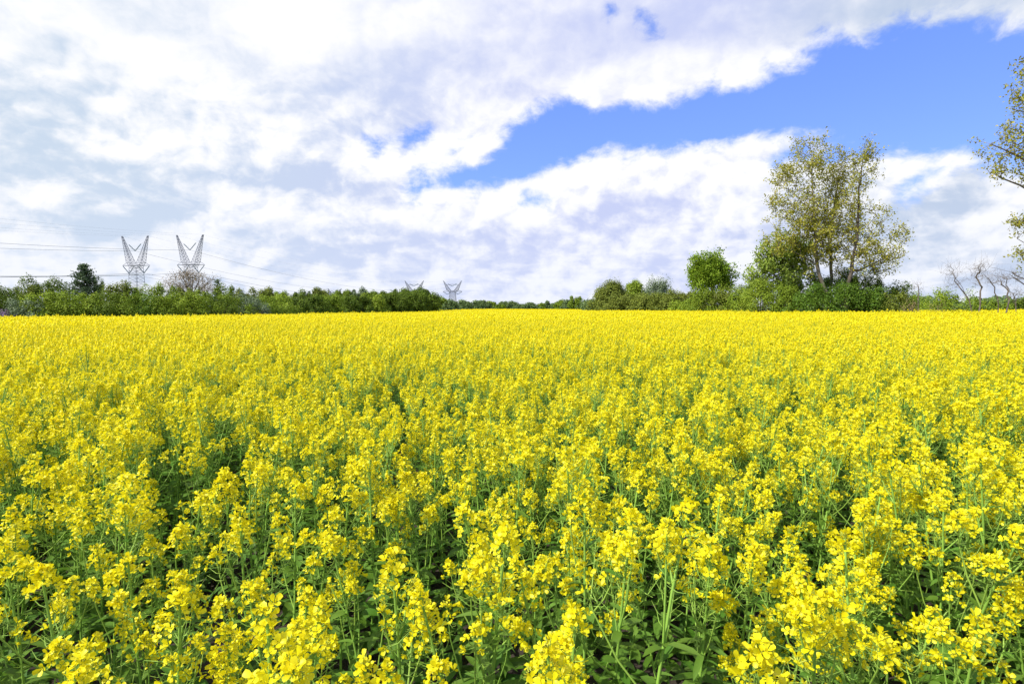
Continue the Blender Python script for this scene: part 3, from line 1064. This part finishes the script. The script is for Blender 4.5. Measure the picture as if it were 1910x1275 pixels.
# --- bare brown tree behind the left hedge
D = 62.0
b = gp(358, D)
limbs = [[b] + polyl(D, (358, 562, 0), (358, 545, 0), (359, 520, 0)), polyl(D, (358, 555, 0), (335, 535, 0), (318, 522, 0)), polyl(D, (358, 552, 0), (380, 535, 0), (392, 522, 0)),
         polyl(D, (358, 552, 0), (345, 525, 0), (338, 512, 0)), polyl(D, (358, 550, 0), (370, 525, 0), (374, 512, 0))]
env = [E(352, 530, 44, 24, D), E(322, 538, 24, 14, D), E(388, 536, 18, 18, D), E(352, 514, 26, 10, D, 400)]
tr, cr = guided_tree(limbs, env, 300, 17, 2, .11, .55, .22, rtip=.016, twigs=3, steep=.6)
make_tree("bare_tree", b, tr, cr, M_BARK, L_BROWN, "fan shaped brown tree almost bare of leaves, in front of a pylon behind the hedge", "tree")

# --- dead trees at the right end of the field
def dead(px, d, limbs_px, env, K, seed, label, r0=.06, twist=.03):
    b = gp(px, d)
    L = [[b] + polyl(d, *limbs_px[0])] + [polyl(d, *l) for l in limbs_px[1:]]
    tr, cr = guided_tree(L, env, K, seed, 0, .1, .8, r0, twist=twist, twigs=3, rtip=.006, steep=-.2, base_min=1.2)
    make_tree("dead_tree", b, tr, None, M_BARK_P, None, label, "dead tree", "leafless dead trees at the right end of the field")


D = 41.0
dead(1815, D, [[(1808, 560, 0), (1792, 540, 0), (1783, 525, 0), (1778, 510, 0), (1773, 498, 0)], [(1798, 545, 0), (1790, 528, 0), (1778, 508, 0)]],
     [E(1775, 505, 22, 14, D, 500, .5), E(1785, 528, 26, 12, D, 260, .5)], 60, 21, "leafless dead tree with a leaning trunk, left of the tallest crooked one", .042, .008)
dead(1826, D - 1, [[(1830, 545, 0), (1829, 530, 0), (1823, 516, 0), (1826, 508, 0), (1818, 497, 0)], [(1825, 512, 0), (1832, 500, 0), (1838, 488, 0)]],
     [E(1826, 498, 26, 13, D - 1, 500, .5), E(1822, 520, 24, 14, D - 1, 200, .5)], 60, 22, "tallest dead tree with crooked upright trunk at the right end of the field", .052, .008)
dead(1866, D, [[(1860, 555, 0), (1855, 535, 0), (1846, 522, 0), (1834, 513, 0)]], [E(1848, 520, 20, 12, D, 300, .5)], 40, 23,
     "thin dead tree bent left, between the tallest dead tree and the forked one", .034, .008)
dead(1872, D - 2, [[(1880, 560, 0), (1879, 545, 0), (1878, 530, 0), (1873, 512, 0)], [(1878, 545, 0), (1868, 530, 0), (1863, 520, 0)], [(1880, 555, 0), (1884, 540, 0), (1882, 533, 0)]],
     [E(1870, 520, 16, 14, D - 2, 300, .5)], 26, 24, "stout forked dead tree with broken tips near the right edge", .05, .005)
dead(1906, D - 3, [[(1892, 565, 0), (1888, 548, 0), (1882, 542, 0)], [(1900, 578, 0), (1890, 560, 0), (1906, 540, 0)]], [E(1895, 548, 16, 12, D - 3, 200, .5)], 22, 25,
     "low broken dead tree with curved branches at the right edge of the photo", .035, .005)
dead(1712, 46, [[(1712, 560, 0), (1712, 540, 0), (1714, 525, 0)]], [E(1712, 532, 12, 10, 46, 200, .5)], 12, 26,
     "slender dead sapling beside the brown scrub right of the tall poplars", .035, .01)
# long bare branches of a dead tree standing outside the frame
dead(1965, 38, [[(1955, 560, 0), (1948, 540, 0), (1930, 525, 0), (1900, 512, 0), (1870, 503, 0), (1845, 500, 0)], [(1945, 548, 0), (1920, 535, 0), (1890, 519, 0)]],
     [E(1890, 515, 30, 12, 38, 300, .5)], 34, 27, "dead tree reaching in from the right edge with long bare branches", .05, .01)


# --- conifers
def conifer(px, d, top, half, seed, label, lm=L_NEEDLE, ragged=.35, nb=60, full=.0):
    rg = np.random.default_rng(seed)
    b = np.array(gp(px, d)); t = P(px, top, d)
    H = t.z - b[2]; Wd = 1.3 * half * d / FPX
    tr, cr = MB(), MB()
    tube(tr, [b, b + [0, 0, H * .5], b + [0, 0, H * .99]], [H * .022, H * .014, .012], 6)
    C = []
    for i in range(nb):
        f = (i + rg.random()) / nb
        f = f ** .85
        z = H * (0.12 + .88 * f)
        ln = Wd * (1 - f) ** .72 * rg.uniform(1 - ragged, 1.15) + .12
        a = rg.uniform(0, 6.28)
        o = np.array([math.cos(a), math.sin(a), 0])
        p0 = b + [0, 0, z]; p1 = p0 + o * ln * .6 + [0, 0, -ln * .12 + ln * .1 * f]; p2 = p0 + o * ln + [0, 0, ln * (.05 + .25 * f)]
        tube(tr, [p0, p1, p2], [.03, .02, .008], 3)
        n = int(16 + ln * 34)
        s = rg.random(n) ** .7
        q = p0 + (p2 - p0) * s[:, None] + np.array([0, 0, -1.0]) * (np.sin(s * 3.14) * ln * .12)[:, None]
        q = q + rg.normal(size=(n, 3)) * np.array([.22, .22, .10]) * (.5 + .5 * ln / max(Wd, .1))
        C.append(q)
    leaves(cr, np.concatenate(C), .20, rg, .5, aspect=.4)
    make_tree("conifer_tree", tuple(b), tr, cr, M_BARK_D, lm, label, "conifer")


conifer(161, 56, 493, 34, 31, "dark green fir with ragged drooping branches rising above the left hedge", nb=150)
conifer(409, 70, 521, 13, 32, "small pointed dark conifer just right of the bare brown tree", nb=45)
conifer(578, 92, 543, 7, 33, "little dark conifer tip above the middle of the left hedge", nb=30)


# ------------------------------------------------------------------ bushes
def bush_proto(seed, nleaf=2600, clumps=30, leaf=.2, spiky=0.0):
    """unit bush: about 2 wide (radius 1), 1 deep, height 1; trunk stems and a lumpy crown"""
    rg = np.random.default_rng(seed)
    tr, cr = MB(), MB()
    C = []; Nn = []
    cl = []
    for i in range(clumps):
        a = rg.uniform(0, 6.28); ph = rg.uniform(0.0, 1.0)
        rr_ = math.sqrt(max(0, 1 - (ph * .85) ** 2)) * rg.uniform(.55, .88)
        zz = .12 + ph * .68 * rg.uniform(.85, 1.12)
        cl.append((math.cos(a) * rr_, math.sin(a) * rr_, zz, rg.uniform(.15, .36)))
    for i in range(4):
        cl.append((rg.uniform(-.4, .4), rg.uniform(-.4, .4), rg.uniform(.3, .7), .35))
    per = nleaf // len(cl)
    for (x0, y0, z0, r) in cl:
        tube(tr, [(x0 * .1, y0 * .1, 0), (x0 * .55, y0 * .55, z0 * .6), (x0, y0, z0)], [.022, .013, .005], 4)
        u = norm(rg.normal(size=(per, 3)))
        u[:, 2] = np.where(u[:, 2] < -.3, -u[:, 2], u[:, 2])
        rad = r * (rg.random(per) ** .22) * (1 + .22 * np.clip(rg.normal(size=per), -2, 1.6) * (1 if spiky else .5))
        q = np.array([x0, y0, z0]) + u * rad[:, None] * np.array([1, 1, .85 + spiky])
        C.append(q); Nn.append(u)
    C = np.concatenate(C); Nn = np.concatenate(Nn)
    zq = np.percentile(C[:, 2], 98.5); xq = np.percentile(np.hypot(C[:, 0], C[:, 1]), 93)
    C = C / np.array([xq, xq, zq])
    ok = C[:, 2] > 0
    C = C[ok]; Nn = Nn[ok]
    return tr, cr, C, Nn, leaf, rg


BUSH = {}


def bush_meshes(kind, var, w, h):
    """crown and trunk meshes in metres for a size class"""
    key = (kind, var, round(w, 0), round(h, 0))
    if key in BUSH: return BUSH[key]
    lm, lsz, nl, spk, bark = kind
    w_, h_ = max(round(w, 0), 1), max(round(h, 0), 1)
    area = w_ * h_
    n = int(nl * max(.35, min(3.2, area / 14)))
    tr, cr, C, Nn, _, rg = bush_proto(700 + var * 13, n, int(14 + 2.0 * w_), lsz, spk)
    S = np.array([w_ / 2, w_ / 2 * .8, h_])
    leaves(cr, C * S, lsz, rg, .12, Nn * 1.5)
    t2 = MB(); t2.merge(tr, None, np.diag(S))
    BUSH[key] = (cr.mesh("crown", [LM[lm]]), t2.mesh("trunk", [bark]), w_, h_)
    return BUSH[key]


LM = {'dark': L_DARK, 'mid': L_MID, 'light': L_LIGHT, 'olive': L_OLIVE, 'grey': L_GREYG, 'fresh': L_FRESH, 'ivy': L_IVY, 'far': L_FAR, 'lilac': L_LILAC, 'brown': L_BROWN}


def bush(px0, px1, top, d, lm='mid', label=None, group=None, name="bush", cat="bush", leaf=None, nl=3000, spk=0.0, seed=None, bark=M_BARK_D, base=None, wide=1.1):
    c = (px0 + px1) / 2
    x_, y_, z_ = gp(c, d)
    if base is not None: z_ = base
    w = (px1 - px0) / FPX * d * wide; h = P(c, top, d).z - z_
    h = max(h, .5)
    seed = seed if seed is not None else int(rng.integers(0, 5))
    lsz = leaf if leaf else max(.13, d * .0026)
    cm, tm, w_, h_ = bush_meshes((lm, round(lsz, 2), nl, spk, bark), seed, w, h)
    o = empty(name, (x_, y_, z_), 0)
    o.scale = (w / w_, w / w_, h / h_)
    o.rotation_euler = (0, 0, [0, 3.1416][int(rng.integers(0, 2))] + rng.uniform(-.3, .3))
    link("trunk", tm, o); link("crown", cm, o)
    tag(o, label, cat, group)
    return o


# left hedge. front row runs from 45 m on the left to 130 m near the middle
GH = "dense bushes forming the left hedge"
LH = "dense green bush in the long clipped looking hedge on the left side of the field"
front = [(-70, 15, 540, 45, 'dark', "dark leafy bush at the left edge of the photo, start of the hedge"),
         (-5, 48, 536, 46, 'dark', "rounded dark green bush at the left end of the hedge below the power lines"),
         (20, 75, 560, 45, 'grey', "low grey green shrub before the hedge near the left edge"),
         (44, 95, 546, 46, 'mid', None), (80, 125, 548, 46, 'light', "yellow green bush in front of the dark round tree by the left edge"),
         (112, 165, 545, 47, 'mid', None), (140, 190, 549, 47, 'light', None), (175, 228, 546, 47.5, 'mid', None), (210, 262, 548, 48, 'mid', None),
         (245, 295, 548, 48.5, 'mid', None), (280, 330, 550, 49, 'mid', None), (318, 368, 548, 50, 'mid', None), (350, 398, 548, 51, 'mid', None), (385, 432, 549, 53, 'mid', None),
         (418, 460, 552, 56, 'mid', None), (448, 490, 551, 59, 'grey', None), (478, 518, 553, 62, 'mid', None), (505, 548, 552, 66, 'mid', None), (535, 575, 552, 71, 'dark', None),
         (560, 602, 552, 76, 'mid', None), (590, 632, 552, 81, 'mid', None), (620, 662, 553, 87, 'mid', None), (650, 690, 553, 92, 'dark', None), (678, 716, 551, 97, 'mid', None),
         (702, 738, 549, 101, 'mid', None), (724, 760, 548, 105, 'dark', None), (745, 785, 547, 108, 'dark', None), (770, 812, 548, 112, 'dark', "last tall dark bush where the left hedge ends beside the far field")]
for a, b_, t_, d, lm, lab in front:
    if lm == 'mid': lm = ['mid', 'light', 'dark', 'mid', 'ivy', 'light'][int(rng.integers(0, 6))]
    bush(a, b_, t_, d, lm, lab or LH, GH, nl=5200, wide=1.55)
# second row behind, taller and lighter
GB = "bushes and small trees behind the left hedge"
LB = "taller loose crowned bush standing behind the left hedge"
backr = [(52, 128, 521, 52, 'dark', "broad dark round topped tree between the left edge and the fir", "round_tree"), (28, 62, 536, 50, 'olive', None, 0),
         (180, 200, 522, 57, 'light', "small pale green tree touching the right side of the fir", 0), (190, 240, 529, 52, 'olive', None, 0), (228, 262, 533, 53, 'mid', None, 0), (255, 300, 536, 54, 'light', None, 0), (296, 332, 532, 55, 'mid', None, 0),
         (330, 372, 541, 56, 'olive', None, 0), (368, 400, 543, 57, 'mid', None, 0), (405, 440, 534, 62, 'mid', None, 0), (436, 476, 540, 64, 'olive', None, 0),
         (470, 512, 540, 70, 'olive', None, 0), (505, 545, 546, 74, 'mid', None, 0), (545, 582, 545, 82, 'dark', None, 0), (582, 626, 541, 88, 'olive', "olive green tree crown behind the hedge below the far pylon tips", 0),
         (618, 660, 544, 92, 'mid', None, 0), (655, 682, 541, 98, 'grey', "small grey green tree crown just right of the far pylon tips", 0), (676, 712, 545, 104, 'mid', None, 0),
         (708, 740, 547, 110, 'dark', None, 0), (735, 765, 544, 114, 'dark', None, 0), (752, 800, 541, 117, 'dark', "highest dark crown of the left hedge covering the foot of a far pylon", 0)]
for a, b_, t_, d, lm, lab, nm in backr:
    bush(a, b_, t_ , d, lm, lab or LB, GB, name="leafy_tree" if (lab and 'tree' in lab) else "bush", cat="tree" if (lab and 'tree' in lab) else "bush", nl=7000, wide=1.4)
bush(-12, 26, 576, 43.5, 'lilac', "low shrub with faded mauve blossom at the foot of the hedge by the left edge", None, nl=2200, leaf=.12)
# lower hedge beyond, to the middle of the picture
GM = "small far bushes along the crest of the field"
far = [(800, 830, 555, 135), (818, 848, 560, 150), (828, 840, 566, 128), (842, 872, 561, 160), (868, 898, 562, 168), (890, 914, 561, 176), (905, 934, 563, 182), (930, 952, 563, 188), (948, 974, 563, 192),
       (970, 1000, 565, 196), (998, 1016, 566, 200), (1012, 1024, 562, 200), (1022, 1042, 566, 200), (1038, 1062, 560, 195), (1050, 1064, 560, 190), (1086, 1112, 560, 170)]
for a, b_, t_, d in far:
    bush(a, b_, t_, d, ['far', 'mid', 'far'][int(rng.integers(0, 3))], "small distant rounded bush along the far crest of the yellow field", GM, nl=2200, leaf=.42, wide=1.5)
bush(1061, 1086, 554, 180, 'mid', "round green tree standing highest among the far bushes in the middle", None, name="leafy_tree", cat="tree", nl=2600, leaf=.40)

# right tree line
bush(1105, 1172, 528, 108, 'olive', "dark olive upright branched tree at the far end of the right tree line", None, "leafy_tree", "tree", leaf=.30, nl=5000, spk=.25)
bush(1148, 1204, 527, 112, 'light', "light green round topped tree second from the far end of the right tree line", None, "leafy_tree", "tree", leaf=.30, nl=4000)
bush(1200, 1252, 522, 104, 'grey', "silvery grey green tree with pointed top above the olive bushes", None, "leafy_tree", "tree", leaf=.26, nl=3600, spk=.2)
GR = "low olive bushes under the right tree line"
RR = [(1092, 1118, 562, 125, 'far'), (1140, 1196, 552, 100, 'olive'), (1180, 1228, 548, 98, 'olive'), (1215, 1262, 548, 94, 'olive'), (1245, 1290, 543, 92, 'olive'), (1252, 1292, 562, 80, 'light'),
      (1278, 1312, 549, 76, 'mid'), (1296, 1350, 535, 66, 'mid'), (1318, 1366, 546, 66, 'olive'), (1338, 1385, 540, 64, 'olive'), (1362, 1400, 534, 60, 'mid')]
for a, b_, t_, d, lm in RR:
    bush(a, b_, t_, d, lm, "low olive green bush at the foot of the right tree line near the round tree", GR, nl=4600, wide=1.5)
UND = [(1385, 1445, 526, 51, 'light', "light green shrub under the pale airy tree left of the poplars"), (1425, 1485, 532, 50, 'mid', "dense green shrub at the foot of the pale airy tree"),
       (1455, 1500, 525, 53, 'fresh', "fresh green shrub between the pale airy tree and the poplars"),
       (1482, 1545, 532, 47.5, 'ivy', "glossy dark green bush at the foot of the left poplar trunk"), (1530, 1600, 528, 47, 'ivy', "widest glossy green bush below the middle of the poplar clump"),
       (1515, 1590, 508, 52, 'ivy', "tall ivy dark bush wrapping the poplar trunks"), (1570, 1640, 502, 51, 'dark', "tall dark bush right behind the poplar trunks"),
       (1590, 1650, 538, 46.5, 'ivy', "low glossy bush below the right poplar stem"), (1625, 1690, 527, 50, 'dark', "dark bush at the right end of the poplar clump"),
       (1635, 1690, 548, 46, 'olive', "low olive bramble bush before the right end of the poplar clump")]
for a, b_, t_, d, lm, lab in UND:
    bush(a, b_, t_, d, lm, lab, "bushes under the tall poplars", nl=7500, wide=1.3)
bush(1676, 1712, 556, 44.5, 'brown', "dry brown scrub heap right of the poplar clump", None, "scrub", "scrub", leaf=.09, nl=1400, spk=.4)
bush(1728, 1762, 560, 44, 'brown', "tangle of dry grey brown twigs below the green bush at the right", None, "scrub", "scrub", leaf=.09, nl=1000, spk=.5)
RB = [(1690, 1725, 547, 70, 'mid', "green bush in the gap right of the brown scrub"), (1718, 1768, 540, 60, 'light', "bright green rounded bush left of the dead trees"), (1760, 1822, 540, 50, 'mid', "spreading green bush around the foot of the leaning dead tree"),
      (1815, 1850, 560, 62, 'mid', "small green bush behind the tallest dead tree"), (1845, 1890, 558, 75, 'mid', "green bush behind the forked dead tree"), (1885, 1930, 555, 80, 'dark', "dark green bush behind the dead trees at the right edge")]
for a, b_, t_, d, lm, lab in RB:
    bush(a, b_, t_, d, lm, lab, "green bushes among the dead trees", nl=3200, spk=.1)


def far_wood():
    rg = np.random.default_rng(5)
    mb = MB()
    C = []; Nn = []
    for i in range(260):
        px = rg.uniform(1680, 2150); d = rg.uniform(150, 230)
        x_, y_, z_ = gp(px, d)
        top = 553 + 6 * math.sin(px * .05) + 4 * math.sin(px * .13 + 1)
        zt = P(px, top, d).z; r = rg.uniform(2, 4)
        u = norm(rg.normal(size=(110, 3))); u[:, 2] = np.abs(u[:, 2]) * 1.0 - .2
        c = np.array([x_, y_, z_ + (zt - z_ - r) * rg.uniform(.35, 1)])
        C.append(c + u * r * rg.uniform(.7, 1.05, 110)[:, None]); Nn.append(u)
    leaves(mb, np.concatenate(C), .75, rg, .1, np.concatenate(Nn))
    o = link("distant_wood", mb.mesh("distant_wood", [L_FAR]))
    tag(o, "distant low green wood closing the view behind the dead trees", "wood", kind="stuff")


far_wood()


# ------------------------------------------------------------------ pylons
def lattice(mb, P0, P1, n, r, rb):
    """four-cornered lattice between bottom corners P0 and top corners P1"""
    P0 = np.asarray(P0, float); P1 = np.asarray(P1, float)
    A = []; B = []
    for k in range(4):
        bars(mb, [P0[k]], [P1[k]], r)
    for i in range(n):
        t0, t1 = i / n, (i + 1) / n
        for k in range(4):
            k2 = (k + 1) % 4
            a0 = P0[k] + (P1[k] - P0[k]) * t0; a1 = P0[k] + (P1[k] - P0[k]) * t1
            c0 = P0[k2] + (P1[k2] - P0[k2]) * t0; c1 = P0[k2] + (P1[k2] - P0[k2]) * t1
            A += [a0, c0, a1]; B += [c1, a1, c1]
    bars(mb, A, B, rb)


def sq(cx, cz, wx, wy):
    return [(cx - wx, -wy, cz), (cx + wx, -wy, cz), (cx + wx, wy, cz), (cx - wx, wy, cz)]


def pylon(px, d, tipy, name_label, crossbar=False, scale=1.0, rz=0.0, thick=1.0):
    """local x across the line. heights in metres at scale 1: waist 25, horn tips 40"""
    x_ = (px - 955) / FPX * d; g = gz(x_, d)
    base = Vector((x_, d, g))
    zt = P(px, tipy, d).z - g
    s = zt / 40.0 if scale is None else scale
    k = zt / 40.0
    o = empty("pylon", base, rz)
    tag(o, name_label, "pylon", "lattice power pylons")
    mats = [M_STEEL]
    r, rb = .10 * thick, .05 * thick
    wz = 24.8 * k                       # waist height
    m = MB(); lattice(m, sq(0, 0, 3.1 * s, 3.1 * s), sq(0, wz - 1.2, 2.2 * s, 2.2 * s), 13, r * 1.1, rb)
    lattice(m, sq(0, wz - 1.2, 2.1 * s, 2.1 * s), sq(0, wz + 1.3 * k, 4.0 * s, 1.5 * s), 2, r, rb * 1.3)
    link("tower_body", m.mesh("tower_body", mats), o)
    for sg in (-1, 1):
        m = MB()
        lattice(m, sq(sg * 2.9 * s, wz + 1.2 * k, 1.55 * s, 1.4 * s), sq(sg * 7.5 * s, 40 * k, .22, .22), 9, r, rb)
        link("horn", m.mesh("horn", mats), o)
    m = MB()
    e = 7.9 * s
    for sg in (-1, 1):
        for yy in (-1.2, 1.2):
            bars(m, [(sg * 2 * s, yy * s, wz)], [(sg * e, 0, wz)], r * 1.9)
        bars(m, [(sg * 4.2 * s, 0, wz + 2.2 * k)], [(sg * e, 0, wz)], rb * 1.8)
        for q in np.linspace(.2, .85, 5):
            bars(m, [(sg * (2 + (e / s - 2) * q) * s, -1.2 * (1 - q) * s, wz)], [(sg * (2 + (e / s - 2) * q) * s, 1.2 * (1 - q) * s, wz)], rb)
    bars(m, [(-2 * s, -1.2 * s, wz), (-2 * s, 1.2 * s, wz)], [(2 * s, -1.2 * s, wz), (2 * s, 1.2 * s, wz)], r * 1.9)
    arm = link("crossarm", m.mesh("crossarm", mats), o)
    if crossbar:
        zc = 35.0 * k
        m = MB()
        bars(m, [(-5.2 * s, 0, zc - .6), (5.2 * s, 0, zc - .6), (-5.2 * s, 0, zc - .9)], [(0, 0, zc + .3), (0, 0, zc + .3), (5.2 * s, 0, zc - .9)], r)
        link("crossbar", m.mesh("crossbar", mats), o)
    att = []
    V = [(-7.6, wz - .4, -4.2, wz - 4.2 * k, -1.4, wz - .6), (1.4, wz - .6, 4.4, wz - 4.0 * k, 7.6, wz - .4), (-3.6, wz + 10.6 * k, -.2, wz + 7.5 * k, 3.2, wz + 11.0 * k)]
    for ax_, az_, bx, bz, cx, cz in V:
        m = MB()
        for (u, w_) in (((ax_ * s, 0, az_), (bx * s, 0, bz)), ((cx * s, 0, cz), (bx * s, 0, bz))):
            u = np.array(u); w_ = np.array(w_)
            n = 12
            a = u + (w_ - u) * (np.arange(n) / n)[:, None]; b = u + (w_ - u) * ((np.arange(n) + .7) / n)[:, None]
            bars(m, a, b, (.24 * thick, .15 * thick), 0, 6)
            bars(m, [u], [w_], .05)
        link("insulator_string", m.mesh("insulator_string", [M_GLASS]), arm if bz < wz else o)
        p = Matrix.Rotation(rz, 4, 'Z') @ Vector((bx * s, 0, bz)) + base
        att.append(p)
    # hanger rods of the upper string run to the horns
    m = MB()
    bars(m, [(-3.6 * s, 0, wz + 10.6 * k), (3.2 * s, 0, wz + 11 * k)], [(-5.7 * s, 0, wz + 12 * k), (5.6 * s, 0, wz + 12.2 * k)], .03)
    link("hanger", m.mesh("hanger", mats), o)
    for sg in (-1, 1):
        att.append(Matrix.Rotation(rz, 4, 'Z') @ Vector((sg * 7.5 * s, 0, 40 * k)) + base)
    return att


attA = pylon(258.5, 300, 440, "lattice pylon with two horns, leftmost, standing clear above the hedge", rz=R(-8))
attB = pylon(360, 300, 438, "lattice pylon with two horns, right of the leftmost one, rising behind the bare brown tree", rz=R(-8))
attC = pylon(773.5, 800, 523.5, "far pylon with crossbar between its horns, rising behind the end of the left hedge", True, 1.78, R(-5), 2.0)
attD = pylon(844.5, 800, 523.5, "far pylon with crossbar standing clear where the left hedge ends", True, 1.72, R(-5), 2.0)
pylon(625.5, 900, 538, "farthest pylon showing only its two horn tips above the hedge", False, 1.45, R(-5), 2.0)


def wire(a, b, sag, r=.06):
    a = np.array(a); b = np.array(b); n = 40
    t = np.linspace(0, 1, n)
    p = a + (b - a) * t[:, None]; p[:, 2] -= 4 * sag * t * (1 - t)
    return p


WL = "power line conductors between the pylons"
wn_ = ["left lower conductor hung under the crossarm", "right lower conductor hung under the crossarm", "upper conductor hung between the horns", "thin earth wire on the left horn tips", "thin earth wire on the right horn tips"]
for (att, att2, offx, nm) in ((attA, attC, -68, "leftmost pylon"), (attB, attD, -56, "pylon behind the bare tree")):
    for i in range(5):
        a = att[i]; b = att2[i]
        l = Vector((a.x + offx, a.y - 380, a.z + 1))
        r = .055 if i < 3 else .016
        p1 = wire(l, a, 9.5); p2 = wire(a, b, 13 if i < 3 else 10)
        mb = MB()
        tube(mb, p1, r, 4); tube(mb, p2, np.linspace(r, r * 1.15, 40), 4)
        o = link("power_line", mb.mesh("power_line", [M_WIRE]))
        tag(o, "%s of the %s" % (wn_[i], nm), "power line", WL)
print("objects", len(SC.objects))
